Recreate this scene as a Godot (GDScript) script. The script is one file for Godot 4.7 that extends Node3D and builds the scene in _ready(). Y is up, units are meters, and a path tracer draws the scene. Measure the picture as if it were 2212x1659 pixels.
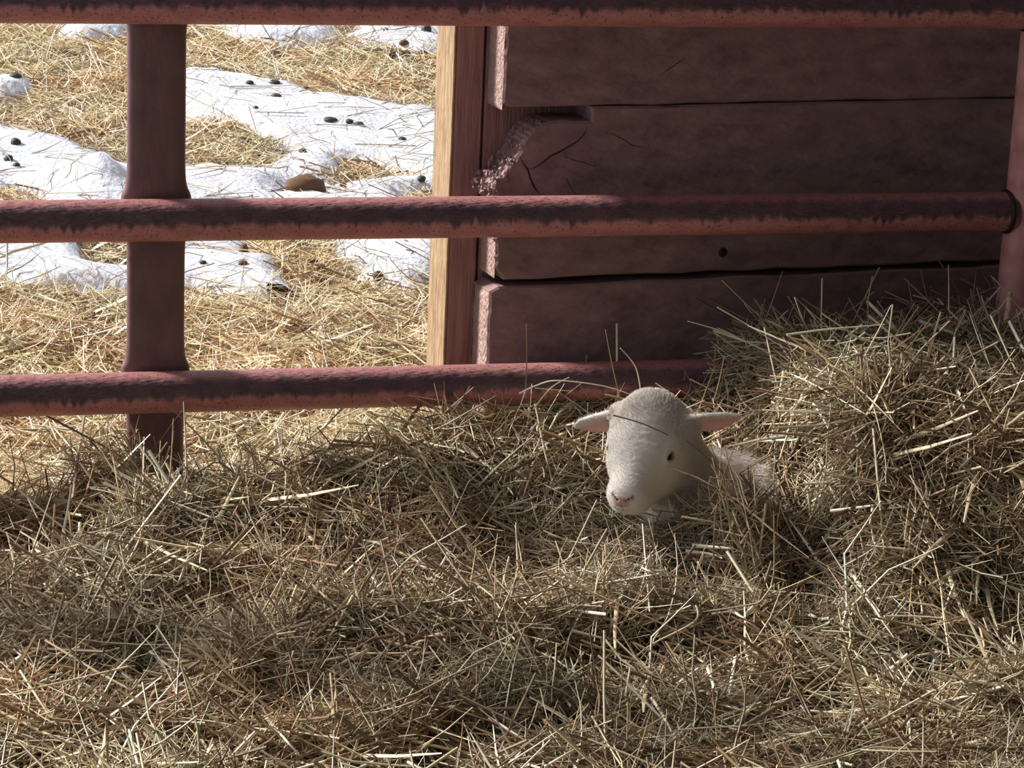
extends Node3D
# A lamb lying in loose hay behind a red tube gate in a barn doorway; straw-strewn snow outside.
# Gate plane is z = 0, inside is +z, gate runs along x. Metres.

const FOCAL := 6064.33
const EYE := Vector3(-0.8, 1.2372, 3.2424)
const SUN_FROM := Vector3(-0.68, 0.53, -0.40)
var cam_basis: Basis
var rng := RandomNumberGenerator.new()
var n_low := FastNoiseLite.new()
var n_mid := FastNoiseLite.new()
var n_fine := FastNoiseLite.new()
var taken := {}

func _ready():
	rng.seed = 4711
	setup_noise()
	# ---- camera
	var yaw := 0.2402
	var pitch := 0.2770
	var roll := 0.04261
	var fwd := Vector3(sin(yaw) * cos(pitch), -sin(pitch), -cos(yaw) * cos(pitch))
	var right := Vector3(cos(yaw), 0, sin(yaw))
	var up := right.cross(fwd)
	cam_basis = Basis(right * cos(roll) + up * sin(roll), up * cos(roll) - right * sin(roll), -fwd)
	var cam := Camera3D.new()
	cam.name = "camera"
	cam.fov = rad_to_deg(2.0 * atan(829.5 / FOCAL))
	cam.near = 0.05
	cam.far = 200.0
	add_child(cam)
	cam.transform = Transform3D(cam_basis, EYE)
	cam.current = true
	# ---- overcast sky
	var env := Environment.new()
	env.background_mode = Environment.BG_SKY
	var sky := Sky.new()
	var sm := ProceduralSkyMaterial.new()
	sm.sky_top_color = Color(0.88, 0.90, 0.94)
	sm.sky_horizon_color = Color(0.92, 0.93, 0.95)
	sm.ground_bottom_color = Color(0.6, 0.6, 0.6)
	sm.ground_horizon_color = Color(0.85, 0.86, 0.88)
	sm.ground_energy_multiplier = 0.72
	sm.sky_energy_multiplier = 0.72
	sky.sky_material = sm
	env.sky = sky
	env.tonemap_mode = Environment.TONE_MAPPER_LINEAR
	env.tonemap_exposure = 1.6
	env.sdfgi_enabled = true
	env.ssao_enabled = true
	env.ssil_enabled = true
	var we := WorldEnvironment.new()
	we.name = "sky"
	we.environment = env
	add_child(we)
	# ---- a hazy, wide sun low over the yard, behind and to the left
	var sun := DirectionalLight3D.new()
	sun.name = "hazy_sun"
	add_child(sun)
	sun.look_at_from_position(SUN_FROM, Vector3.ZERO)
	sun.light_color = Color(1.0, 0.98, 0.95)
	sun.light_energy = 1.75
	sun.light_angular_distance = 9.0
	sun.sky_mode = DirectionalLight3D.SKY_MODE_LIGHT_ONLY
	sun.shadow_enabled = true
	# ---- setting, then things
	make_materials()
	barn_shell()
	plank_wall()
	outside()
	gate()
	lamb()
	hay()
	stalks()

# ------------------------------------------------------------ helpers
func setup_noise():
	for a in [[n_low, 11, 2.2], [n_mid, 23, 9.0], [n_fine, 37, 30.0]]:
		a[0].seed = a[1]
		a[0].frequency = a[2]
		a[0].noise_type = FastNoiseLite.TYPE_SIMPLEX_SMOOTH
		a[0].fractal_type = FastNoiseLite.FRACTAL_FBM
		a[0].fractal_octaves = 2

func view_ray(x: float, y: float) -> Vector3:
	return (cam_basis * Vector3(x - 1106.0, -(y - 829.5), -FOCAL)).normalized()

func on_z(x: float, y: float, z: float) -> Vector3:
	var d := view_ray(x, y)
	return EYE + d * ((z - EYE.z) / d.z)

func on_plane(x: float, y: float, p: Vector3, n: Vector3) -> Vector3:
	var d := view_ray(x, y)
	return EYE + d * ((p - EYE).dot(n) / d.dot(n))

func to_pixel(p: Vector3) -> Vector2:
	var c := cam_basis.inverse() * (p - EYE)
	return Vector2(1106.0 - FOCAL * c.x / c.z, 829.5 + FOCAL * c.y / c.z)

func tag(o: Node, label := "", category := "", group := "", kind := "") -> void:
	if label: o.set_meta("label", label)
	if category: o.set_meta("category", category)
	if group: o.set_meta("group", group)
	if kind: o.set_meta("kind", kind)

func numbered(called: String) -> String:
	var k: int = taken.get(called, 0)
	taken[called] = k + 1
	return called if k == 0 else "%s_%03d" % [called, k]

func base(called: String, at := Vector3.ZERO, turn := 0.0) -> Node3D:
	var o := Node3D.new()
	o.name = numbered(called)
	add_child(o)
	o.position = at
	o.rotation.y = turn
	return o

func put(called: String, mesh: Mesh, mat: Material, parent: Node = null) -> MeshInstance3D:
	var o := MeshInstance3D.new()
	o.mesh = mesh
	if mat: o.material_override = mat
	if parent == null:
		o.name = numbered(called)
		add_child(o)
	else:
		o.name = called
		parent.add_child(o, true)
	return o

func commit(st: SurfaceTool, normals := true) -> ArrayMesh:
	if normals: st.generate_normals()
	return st.commit()

func begin() -> SurfaceTool:
	var st := SurfaceTool.new()
	st.begin(Mesh.PRIMITIVE_TRIANGLES)
	return st

func quad(st: SurfaceTool, a: Vector3, b: Vector3, c: Vector3, d: Vector3) -> void:
	# a b c d anticlockwise as seen from the front
	for v in [a, c, b, a, d, c]:
		st.add_vertex(v)

func box(st: SurfaceTool, lo: Vector3, hi: Vector3, ch := 0.0) -> void:
	# a box with chamfered edges
	var c := (lo + hi) * 0.5
	var h := (hi - lo) * 0.5
	st.set_smooth_group(-1)
	for ax in 3:
		var b := (ax + 1) % 3
		var d := (ax + 2) % 3
		for s in [-1.0, 1.0]:
			var q := []
			for e in [[-1, -1], [1, -1], [1, 1], [-1, 1]]:
				var p := Vector3.ZERO
				p[ax] = s * h[ax]
				p[b] = e[0] * (h[b] - ch)
				p[d] = e[1] * (h[d] - ch)
				q.append(c + p)
			if s > 0: quad(st, q[0], q[1], q[2], q[3])
			else: quad(st, q[3], q[2], q[1], q[0])
	if ch <= 0.0: return
	for ax in 3:
		var b := (ax + 1) % 3
		var d := (ax + 2) % 3
		for sb in [-1.0, 1.0]:
			for sd in [-1.0, 1.0]:
				var q := []
				for e in [[-1, 0], [1, 0], [1, 1], [-1, 1]]:
					var p := Vector3.ZERO
					p[ax] = e[0] * (h[ax] - ch)
					p[b] = sb * (h[b] - (0.0 if e[1] == 0 else ch))
					p[d] = sd * (h[d] - (ch if e[1] == 0 else 0.0))
					q.append(c + p)
				if sb * sd < 0: quad(st, q[0], q[1], q[2], q[3])
				else: quad(st, q[3], q[2], q[1], q[0])

func box_mesh(lo: Vector3, hi: Vector3, ch := 0.0) -> ArrayMesh:
	var st := begin()
	box(st, lo, hi, ch)
	return commit(st)

func sweep(path: PackedVector3Array, radii: PackedFloat32Array, sides: int, flat := 1.0, caps := true, across := Vector3.UP) -> ArrayMesh:
	# a tube along path; flat squeezes the section; uv = (metres along, turn around)
	var st := begin()
	var rings := []
	var along := 0.0
	var walk := PackedFloat32Array()
	for i in path.size():
		if i > 0: along += path[i].distance_to(path[i - 1])
		walk.append(along)
		var t := (path[mini(i + 1, path.size() - 1)] - path[maxi(i - 1, 0)]).normalized()
		var s := t.cross(across).normalized()
		if s.length() < 0.5: s = t.cross(Vector3.RIGHT).normalized()
		var u := s.cross(t).normalized()
		var ring := PackedVector3Array()
		for k in sides:
			var a := TAU * k / sides
			ring.append(path[i] + (u * cos(a) * flat + s * sin(a)) * radii[i])
		rings.append(ring)
	st.set_smooth_group(0)
	for i in path.size() - 1:
		for k in sides:
			var k2 := (k + 1) % sides
			var va := float(k) / sides
			var vb := float(k + 1) / sides
			var pts := [[rings[i][k], walk[i], va], [rings[i + 1][k], walk[i + 1], va], [rings[i + 1][k2], walk[i + 1], vb], [rings[i][k2], walk[i], vb]]
			for j in [0, 1, 2, 0, 2, 3]:
				st.set_uv(Vector2(pts[j][1], pts[j][2]))
				st.add_vertex(pts[j][0])
	if caps:
		st.set_smooth_group(1)
		var n: int = path.size() - 1
		for k in sides:
			var k2 := (k + 1) % sides
			st.set_uv(Vector2(0, 0.9))
			for v in [path[0], rings[0][k], rings[0][k2]]: st.add_vertex(v)
			for v in [path[n], rings[n][k2], rings[n][k]]: st.add_vertex(v)
	return commit(st)

func lerp_table(t: Array, x: float) -> float:
	if x <= t[0][0]: return t[0][1]
	for i in t.size() - 1:
		if x <= t[i + 1][0]:
			var f: float = (x - t[i][0]) / (t[i + 1][0] - t[i][0])
			f = f * f * (3.0 - 2.0 * f)
			return lerpf(t[i][1], t[i + 1][1], f)
	return t[t.size() - 1][1]

func noise_tex(seed_: int, freq: float, ramp: Array, size := 512, octaves := 4) -> NoiseTexture2D:
	var n := FastNoiseLite.new()
	n.seed = seed_
	n.frequency = freq
	n.fractal_octaves = octaves
	var t := NoiseTexture2D.new()
	t.width = size
	t.height = size
	t.seamless = true
	t.noise = n
	var g := Gradient.new()
	g.offsets = PackedFloat32Array(ramp.map(func(r): return r[0]))
	g.colors = PackedColorArray(ramp.map(func(r): return r[1]))
	t.color_ramp = g
	return t

func bump_tex(seed_: int, freq: float, strength := 6.0, size := 512) -> NoiseTexture2D:
	var n := FastNoiseLite.new()
	n.seed = seed_
	n.frequency = freq
	n.fractal_octaves = 5
	var t := NoiseTexture2D.new()
	t.width = size
	t.height = size
	t.seamless = true
	t.as_normal_map = true
	t.bump_strength = strength
	t.noise = n
	return t

# ------------------------------------------------------------ materials
var M := {}

func tri(m: StandardMaterial3D, scale: Vector3) -> StandardMaterial3D:
	m.uv1_triplanar = true
	m.uv1_scale = scale
	return m

func mat(called: String, c: Color, rough := 0.8) -> StandardMaterial3D:
	var m := StandardMaterial3D.new()
	m.resource_name = called
	m.albedo_color = c
	m.roughness = rough
	M[called] = m
	return m

func make_materials():
	var m: StandardMaterial3D
	m = mat("barn_wood", Color.WHITE, 0.85)
	m.albedo_texture = noise_tex(5, 0.02, [[0.2, Color(0.42, 0.36, 0.33)], [0.55, Color(0.52, 0.45, 0.42)], [0.85, Color(0.60, 0.52, 0.48)]])  # lightened so the unseen walls bounce more light indoors
	m.normal_enabled = true
	m.normal_texture = bump_tex(6, 0.05, 5.0)
	tri(m, Vector3(1.2, 5.0, 5.0))
	m = mat("plank_wood", Color.WHITE, 0.82)
	m.albedo_texture = noise_tex(7, 0.012, [[0.15, Color(0.49, 0.39, 0.395)], [0.5, Color(0.555, 0.445, 0.445)], [0.7, Color(0.58, 0.465, 0.455)], [0.95, Color(0.62, 0.525, 0.525)]], 1024, 6)
	m.normal_enabled = true
	m.normal_scale = 0.5
	m.normal_texture = bump_tex(8, 0.03, 4.0, 1024)
	tri(m, Vector3(1.1, 2.4, 2.4))
	m = mat("end_grain", Color.WHITE, 0.85)
	m.albedo_texture = noise_tex(9, 0.03, [[0.2, Color(0.58, 0.48, 0.45)], [0.8, Color(0.68, 0.58, 0.55)]])
	m.normal_enabled = true
	m.normal_texture = bump_tex(10, 0.05, 8.0)
	tri(m, Vector3(8, 4, 8))
	m = mat("pale_board", Color.WHITE, 0.75)
	m.albedo_texture = noise_tex(12, 0.02, [[0.15, Color(0.52, 0.42, 0.31)], [0.5, Color(0.60, 0.50, 0.38)], [0.9, Color(0.66, 0.56, 0.44)]])
	m.normal_enabled = true
	m.normal_texture = bump_tex(13, 0.04, 4.0)
	tri(m, Vector3(12, 0.9, 12))
	m = mat("post_wood", Color.WHITE, 0.8)
	m.albedo_texture = noise_tex(14, 0.02, [[0.15, Color(0.55, 0.41, 0.40)], [0.5, Color(0.61, 0.46, 0.44)], [0.9, Color(0.66, 0.51, 0.49)]])
	m.normal_enabled = true
	m.normal_texture = bump_tex(15, 0.04, 5.0)
	tri(m, Vector3(9, 0.8, 9))
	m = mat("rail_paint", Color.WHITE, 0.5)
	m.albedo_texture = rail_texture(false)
	m.normal_enabled = true
	m.normal_scale = 0.35
	m.normal_texture = bump_tex(17, 0.08, 4.0)
	m = mat("post_paint", Color.WHITE, 0.55)
	m.albedo_texture = noise_tex(18, 0.02, [[0.1, Color(0.70, 0.47, 0.46)], [0.5, Color(0.80, 0.57, 0.56)], [0.9, Color(0.86, 0.66, 0.64)]])
	m.normal_enabled = true
	m.normal_scale = 0.15
	m.normal_texture = bump_tex(19, 0.06, 4.0)
	tri(m, Vector3(4, 2, 4))
	m = mat("stay_paint", Color.WHITE, 0.5)
	m.albedo_texture = noise_tex(20, 0.018, [[0.1, Color(0.37, 0.27, 0.285)], [0.5, Color(0.42, 0.305, 0.31)], [0.95, Color(0.46, 0.335, 0.33)]])
	m.normal_enabled = true
	m.normal_scale = 0.15
	m.normal_texture = bump_tex(21, 0.06, 5.0)
	tri(m, Vector3(3.5, 1.6, 3.5))
	mat("weld", Color(0.16, 0.10, 0.09), 0.6)
	m = mat("snow", Color.WHITE, 0.65)
	m.albedo_texture = noise_tex(25, 0.03, [[0.2, Color(0.74, 0.76, 0.82)], [0.6, Color(0.80, 0.815, 0.86)]])
	m.normal_enabled = true
	m.normal_scale = 0.6
	m.normal_texture = bump_tex(26, 0.05, 6.0)
	tri(m, Vector3(3, 3, 3))
	m = mat("old_straw", Color.WHITE, 0.95)
	m.albedo_texture = noise_tex(27, 0.04, [[0.15, Color(0.42, 0.34, 0.22)], [0.5, Color(0.62, 0.52, 0.36)], [0.9, Color(0.76, 0.68, 0.52)]])
	m.normal_enabled = true
	m.normal_texture = bump_tex(28, 0.08, 10.0)
	tri(m, Vector3(3, 3, 3))
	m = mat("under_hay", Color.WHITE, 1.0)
	m.albedo_texture = noise_tex(29, 0.05, [[0.15, Color(0.15, 0.105, 0.085)], [0.5, Color(0.25, 0.185, 0.145)], [0.9, Color(0.34, 0.265, 0.20)]])  # old bedding, darkened so the gaps between stalks look shaded
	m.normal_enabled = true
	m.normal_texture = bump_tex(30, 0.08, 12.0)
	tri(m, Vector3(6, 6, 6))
	m = mat("strand", Color.WHITE, 0.42)
	m.vertex_color_use_as_albedo = true
	m = mat("floor_earth", Color(0.25, 0.2, 0.17), 0.95)
	m = mat("dropping", Color(0.19, 0.21, 0.175), 0.7)
	m = mat("clod", Color(0.38, 0.28, 0.20), 0.95)
	m = mat("skin", Color.WHITE, 0.8)
	m.vertex_color_use_as_albedo = true
	m = mat("wool", Color(0.93, 0.90, 0.87), 0.9)
	m = mat("eye", Color(0.03, 0.02, 0.02), 0.15)
	m = mat("roof", Color(0.74, 0.70, 0.66), 0.9)  # unseen ceiling, kept pale to add bounce light inside

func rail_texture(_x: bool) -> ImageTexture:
	# faded red paint with a dark drip-edged band round the sides, paler on top; u = metres along (repeats each 2 m), v = turn around
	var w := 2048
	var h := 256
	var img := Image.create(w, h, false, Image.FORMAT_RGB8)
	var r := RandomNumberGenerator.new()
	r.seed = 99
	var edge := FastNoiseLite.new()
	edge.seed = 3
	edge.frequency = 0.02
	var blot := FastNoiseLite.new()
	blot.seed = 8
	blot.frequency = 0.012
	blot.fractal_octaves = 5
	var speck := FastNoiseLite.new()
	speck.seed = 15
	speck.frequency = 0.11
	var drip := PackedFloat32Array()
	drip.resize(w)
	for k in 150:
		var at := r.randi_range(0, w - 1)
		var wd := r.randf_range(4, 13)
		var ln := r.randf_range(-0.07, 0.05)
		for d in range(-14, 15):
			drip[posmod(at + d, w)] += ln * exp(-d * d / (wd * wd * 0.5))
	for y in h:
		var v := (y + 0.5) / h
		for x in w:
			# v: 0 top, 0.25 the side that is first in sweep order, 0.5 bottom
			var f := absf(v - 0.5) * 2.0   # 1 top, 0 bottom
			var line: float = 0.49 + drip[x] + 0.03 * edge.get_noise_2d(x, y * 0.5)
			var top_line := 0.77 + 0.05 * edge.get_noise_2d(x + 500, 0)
			var dark_band := smoothstep(line - 0.06, line + 0.06, f) * (1.0 - 0.75 * smoothstep(top_line - 0.08, top_line + 0.1, f))
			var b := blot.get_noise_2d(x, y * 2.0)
			dark_band = clampf(dark_band * (0.9 + 0.25 * b), 0.0, 1.0)
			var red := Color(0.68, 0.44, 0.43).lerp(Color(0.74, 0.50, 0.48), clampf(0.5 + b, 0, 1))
			var c := red.lerp(Color(0.30, 0.225, 0.265), dark_band)
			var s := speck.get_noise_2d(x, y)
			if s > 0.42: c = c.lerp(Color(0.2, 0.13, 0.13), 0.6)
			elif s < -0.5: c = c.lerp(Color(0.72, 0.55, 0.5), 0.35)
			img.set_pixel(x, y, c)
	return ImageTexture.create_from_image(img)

# ------------------------------------------------------------ barn
const WALL_AT := Vector3(-0.073, 0, -0.095)
const WALL_TURN := 0.148
var wall_t: Vector3
var wall_n: Vector3

const LEFT := -1.5
const OPEN_END := 3.4  # unseen opening in the left wall, added to light the hay
const OPEN_TOP := 2.95
const TOP := 3.1

func barn_shell():
	wall_t = Vector3(cos(WALL_TURN), 0, -sin(WALL_TURN))
	wall_n = Vector3(sin(WALL_TURN), 0, cos(WALL_TURN))
	var o: Node3D
	o = put("floor", box_mesh(Vector3(LEFT - 0.15, -0.2, -0.5), Vector3(3.0, 0.0, 5.2)), M.floor_earth)
	tag(o, "earth floor of the barn under the hay", "", "", "structure")
	o = put("ceiling", box_mesh(Vector3(LEFT - 0.3, TOP, -0.7), Vector3(3.1, TOP + 0.15, 5.3)), M.roof)
	tag(o, "boarded ceiling of the barn", "", "", "structure")
	o = put("wall_right", box_mesh(Vector3(2.85, 0, -0.7), Vector3(3.0, TOP, 5.2)), M.barn_wood)
	tag(o, "boarded wall on the right, lightened to bounce light", "", "", "structure")
	o = put("wall_front", box_mesh(Vector3(LEFT - 0.15, 0, 5.05), Vector3(3.0, TOP, 5.2)), M.barn_wood)
	tag(o, "boarded wall behind the viewer, lightened to bounce light", "", "", "structure")
	var st := begin()
	box(st, Vector3(LEFT - 0.15, 0, -0.2), Vector3(LEFT - 0.05, TOP, -0.05))
	box(st, Vector3(LEFT - 0.15, 0, OPEN_END), Vector3(LEFT, TOP, 5.2))
	box(st, Vector3(LEFT - 0.15, OPEN_TOP, -0.05), Vector3(LEFT, TOP, OPEN_END))
	box(st, Vector3(LEFT - 0.15, 0, -0.05), Vector3(LEFT, 0.3, OPEN_END))
	o = put("wall_left", commit(st), M.barn_wood)
	tag(o, "boarded left wall with a wide unseen opening added to let in light", "", "", "structure")
	o = put("trim_2", box_mesh(Vector3(LEFT, 2.2, -0.20), Vector3(0.0, TOP, -0.05)), M.barn_wood)
	tag(o, "lintel over the doorway", "", "", "structure")

# a plank, cut to an outline in wall coordinates (s along the wall, y up), front face at depth d1, back at d0
func plank_shape(outline: PackedVector2Array, d0: float, d1: float, ch := 0.002) -> ArrayMesh:
	var st := begin()
	var n := outline.size()
	if Geometry2D.is_polygon_clockwise(outline): outline.reverse()
	var inner := PackedVector2Array()
	for i in n:
		var a := outline[(i + n - 1) % n]
		var b := outline[i]
		var c := outline[(i + 1) % n]
		var e1 := (b - a).normalized()
		var e2 := (c - b).normalized()
		var n1 := Vector2(-e1.y, e1.x)
		var n2 := Vector2(-e2.y, e2.x)
		var m := (n1 + n2).normalized()
		inner.append(b + m * ch / maxf(0.5, m.dot(n1)))
	st.set_smooth_group(-1)
	var tr := Geometry2D.triangulate_polygon(inner)
	for i in range(0, tr.size(), 3):
		var q := [inner[tr[i]], inner[tr[i + 1]], inner[tr[i + 2]]]
		if (q[1] - q[0]).cross(q[2] - q[0]) < 0: q.reverse()
		for k in [0, 2, 1]: st.add_vertex(Vector3(q[k].x, q[k].y, d1))
	for i in n:
		var j := (i + 1) % n
		var a := Vector3(inner[i].x, inner[i].y, d1)
		var b := Vector3(inner[j].x, inner[j].y, d1)
		var c := Vector3(outline[j].x, outline[j].y, d1 - ch)
		var d := Vector3(outline[i].x, outline[i].y, d1 - ch)
		quad(st, d, c, b, a)
		quad(st, Vector3(d.x, d.y, d0), Vector3(c.x, c.y, d0), c, d)
	return commit(st)

func wall_pt(x: float, y: float, depth: float) -> Vector2:
	# where a line of sight meets the wall plane standing depth in front of the jamb's face, in wall coordinates
	var p := on_plane(x, y, WALL_AT + wall_n * depth, wall_n) - WALL_AT
	return Vector2(p.dot(wall_t), p.y)

func rough_line(a: Vector2, b: Vector2, steps: int, amp: float, seed_: int) -> PackedVector2Array:
	var r := RandomNumberGenerator.new()
	r.seed = seed_
	var out := PackedVector2Array()
	var nrm := (b - a).orthogonal().normalized()
	for i in steps:
		var t := float(i) / steps
		out.append(a.lerp(b, t) + (nrm * r.randf_range(-amp, amp) if i > 0 else Vector2.ZERO))
	return out

const PLANK_T := 0.055

func plank_wall():
	var wall := base("wall_back", WALL_AT, WALL_TURN)
	tag(wall, "wall of heavy dark planks right of the doorway", "", "", "structure")
	# backing behind the planks
	put("backing", box_mesh(Vector3(0.2, 0, -0.06), Vector3(3.0, TOP, -0.012)), M.barn_wood, wall)
	var s1a := wall_pt(1086, 232, PLANK_T)
	var s1b := wall_pt(1950, 215, PLANK_T)
	var s2a := wall_pt(1062, 613, PLANK_T)
	var s2b := wall_pt(2130, 569, PLANK_T)
	var k1 := (s1b.y - s1a.y) / (s1b.x - s1a.x)
	var k2 := (s2b.y - s2a.y) / (s2b.x - s2a.x)
	var far := 2.95
	var left := s1a.x
	# top plank of the three in view
	var p := PackedVector2Array()
	p.append_array(rough_line(Vector2(left, s1a.y + 0.004), Vector2(left + 0.01, s1a.y), 2, 0.0, 1))
	p.append_array(rough_line(Vector2(left + 0.01, s1a.y), Vector2(far, s1a.y + k1 * (far - left)), 60, 0.0011, 2))
	p.append(Vector2(far, s1a.y + k1 * (far - left)))
	p.append(Vector2(far, s1a.y + 0.225))
	p.append_array(rough_line(Vector2(left + 0.002, s1a.y + 0.225), Vector2(left, s1a.y + 0.01), 24, 0.0012, 3))
	var o := put("plank", plank_shape(p, 0.001, PLANK_T, 0.0025), M.plank_wood, wall)
	put("end_face", end_face(left, s1a.y - 0.004, s1a.y + 0.222, 5), M.end_grain, o)
	# middle plank, its upper left corner broken away
	p = PackedVector2Array()
	var edge := [[1076, 428], [1062, 410], [1068, 396], [1082, 386], [1090, 376], [1098, 362], [1108, 352], [1117, 338], [1126, 326], [1126, 312], [1136, 300], [1146, 286], [1160, 274], [1178, 266], [1196, 262], [1230, 261], [1262, 262], [1278, 262]]
	var low := s2a.x + 0.004
	p.append_array(rough_line(Vector2(low + 0.012, s2a.y + 0.004), Vector2(low, s2a.y + 0.02), 3, 0.001, 4))
	p.append_array(rough_line(Vector2(low, s2a.y + 0.02), wall_pt(1070, 440, PLANK_T), 18, 0.0022, 5))
	for i in edge.size() - 1: p.append_array(rough_line(wall_pt(edge[i][0], edge[i][1], PLANK_T), wall_pt(edge[i + 1][0], edge[i + 1][1], PLANK_T), 3, 0.0016 if i < 13 else 0.0006, 40 + i))
	p.append(wall_pt(1278, 262, PLANK_T))
	p.append(wall_pt(1279, 250, PLANK_T))
	var corner := wall_pt(1277, 236, PLANK_T)
	corner.y = s1a.y + k1 * (corner.x - left) - 0.0012
	p.append_array(rough_line(corner, Vector2(far, s1a.y + k1 * (far - left) - 0.0022), 50, 0.0008, 6))
	p.append(Vector2(far, s1a.y + k1 * (far - left) - 0.0022))
	p.append(Vector2(far, s2a.y + k2 * (far - left)))
	p.append_array(rough_line(Vector2(far - 0.001, s2a.y + k2 * (far - left)), Vector2(low + 0.012, s2a.y + 0.004), 60, 0.0014, 7))
	o = put("plank", plank_shape(p, 0.001, PLANK_T, 0.003), M.plank_wood, wall)
	put("end_face", end_face(low, s2a.y + 0.006, wall_pt(1070, 436, PLANK_T).y, 9), M.end_grain, o)
	# crumbled wood along the break
	var r := RandomNumberGenerator.new()
	r.seed = 17
	var st := begin()
	var st_dark := begin()
	for i in 260:
		var t := pow(r.randf(), 1.3) * 13.0
		var a := wall_pt(edge[int(t)][0], edge[int(t)][1], PLANK_T)
		var b := wall_pt(edge[int(t) + 1][0], edge[int(t) + 1][1], PLANK_T)
		var q := a.lerp(b, t - int(t)) + Vector2(r.randf_range(-0.009, 0.006), r.randf_range(-0.005, 0.005)) * (1.3 if t < 6 else 0.7)
		var sz := r.randf_range(0.0012, 0.0046) * (1.0 if t < 7 else 0.55)
		splinter(st_dark if i % 3 else st, Vector3(q.x, q.y, r.randf_range(0.012, PLANK_T + 0.001)), sz * (1.0 if i % 3 else 0.8), r)
	put("splinters", commit(st), M.end_grain, o).set_meta("kind", "stuff")
	put("splinters", commit(st_dark), M.plank_wood, o).set_meta("kind", "stuff")
	# cracks, as slivers of darkness let into the face
	crack(o, [[1139, 366], [1154, 362], [1168, 354], [1180, 345], [1190, 336], [1208, 328], [1226, 318], [1246, 306], [1262, 290], [1268, 278]], 0.0022)
	crack(o, [[1122, 338], [1130, 352], [1140, 367], [1145, 384], [1150, 396], [1158, 410], [1166, 419]], 0.0024)
	crack(o, [[1218, 338], [1240, 346], [1262, 351], [1286, 360]], 0.0008)
	crack(o, [[1222, 384], [1228, 396], [1238, 414], [1244, 420]], 0.0007)
	crack(o, [[1320, 288], [1345, 300], [1366, 314], [1388, 318]], 0.0010)
	# bottom plank
	p = PackedVector2Array()
	var b0 := s2a + Vector2(-0.002, -0.0045)
	p.append_array(rough_line(Vector2(b0.x, b0.y - 0.006), Vector2(b0.x + 0.012, b0.y), 2, 0.0, 8))
	p.append_array(rough_line(Vector2(b0.x + 0.012, b0.y), Vector2(far, b0.y + k2 * (far - left)), 60, 0.0013, 10))
	p.append(Vector2(far, b0.y + k2 * (far - left)))
	p.append(Vector2(far, b0.y - 0.225))
	p.append_array(rough_line(Vector2(b0.x, b0.y - 0.225), Vector2(b0.x, b0.y - 0.01), 22, 0.0011, 11))
	o = put("plank", plank_shape(p, 0.001, PLANK_T, 0.0025), M.plank_wood, wall)
	put("end_face", end_face(b0.x, b0.y - 0.222, b0.y - 0.008, 13), M.end_grain, o)
	# planks out of view, down to the floor and up to the ceiling
	put("plank", box_mesh(Vector3(0.05, 0.0, 0.001), Vector3(far, b0.y - 0.228, PLANK_T), 0.002), M.plank_wood, wall)
	var y := s1a.y + 0.228
	while y < TOP - 0.02:
		put("plank", box_mesh(Vector3(0.05, y, 0.001), Vector3(far, minf(y + 0.225, TOP), PLANK_T), 0.002), M.plank_wood, wall)
		y += 0.228
	# faint scratch on the top plank and a knot under the middle rail
	var top: Node = wall.get_child(1)
	crack(top, [[1424, 164], [1440, 152], [1456, 142], [1470, 132], [1482, 124]], 0.0009)
	crack(top, [[1420, 228.2], [1440, 229], [1470, 229.5]], 0.0014)
	var mid: Node = wall.get_child(2)
	var kn := wall_pt(1561, 545, PLANK_T)
	var ks := SphereMesh.new()
	ks.radius = 0.0065
	ks.height = 0.004
	ks.radial_segments = 14
	ks.rings = 6
	var ko := put("knot", ks, M.weld, mid)
	ko.position = Vector3(kn.x, kn.y, PLANK_T)
	ko.rotation.x = PI / 2
	# door jamb: pale boards facing the doorway, a dark post face towards the barn
	var trim := base("trim_1", WALL_AT, WALL_TURN)
	tag(trim, "wooden door jamb with its pale edge in daylight", "", "", "structure")
	var pb := put("jamb_board", box_mesh(Vector3(0.0, 0, -0.039), Vector3(0.003, 2.15, -0.0006), 0.0008), M.pale_board, trim)
	tag(pb, "pale sawn edge of the jamb facing the doorway")
	pb = put("jamb_board", box_mesh(Vector3(0.0012, 0, -0.066), Vector3(0.2, 2.15, -0.0405), 0.001), M.pale_board, trim)
	put("jamb_face", box_mesh(Vector3(0.003, 0, -0.039), Vector3(0.0405, 2.15, 0.0), 0.0025), M.post_wood, trim)
	put("post", box_mesh(Vector3(0.0435, 0, -0.039), Vector3(0.2, 2.15, -0.002), 0.002), M.post_wood, trim)

func end_face(s: float, y0: float, y1: float, seed_: int) -> ArrayMesh:
	# the sawn, slightly ragged end of a plank
	var r := RandomNumberGenerator.new()
	r.seed = seed_
	var st := begin()
	st.set_smooth_group(0)
	var ny := 40
	var nd := 7
	var grid := []
	for i in ny + 1:
		var row := []
		for k in nd + 1:
			var rim := (i == 0 or i == ny or k == 0 or k == nd)
			var bulge := 0.002 if rim else r.randf_range(-0.0004, 0.0002)
			row.append(Vector3(s + bulge - 0.0016, lerpf(y0, y1, float(i) / ny), lerpf(0.002, PLANK_T - 0.003, float(k) / nd)))
		grid.append(row)
	for i in ny:
		for k in nd:
			quad(st, grid[i][k], grid[i][k + 1], grid[i + 1][k + 1], grid[i + 1][k])
	return commit(st)

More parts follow.
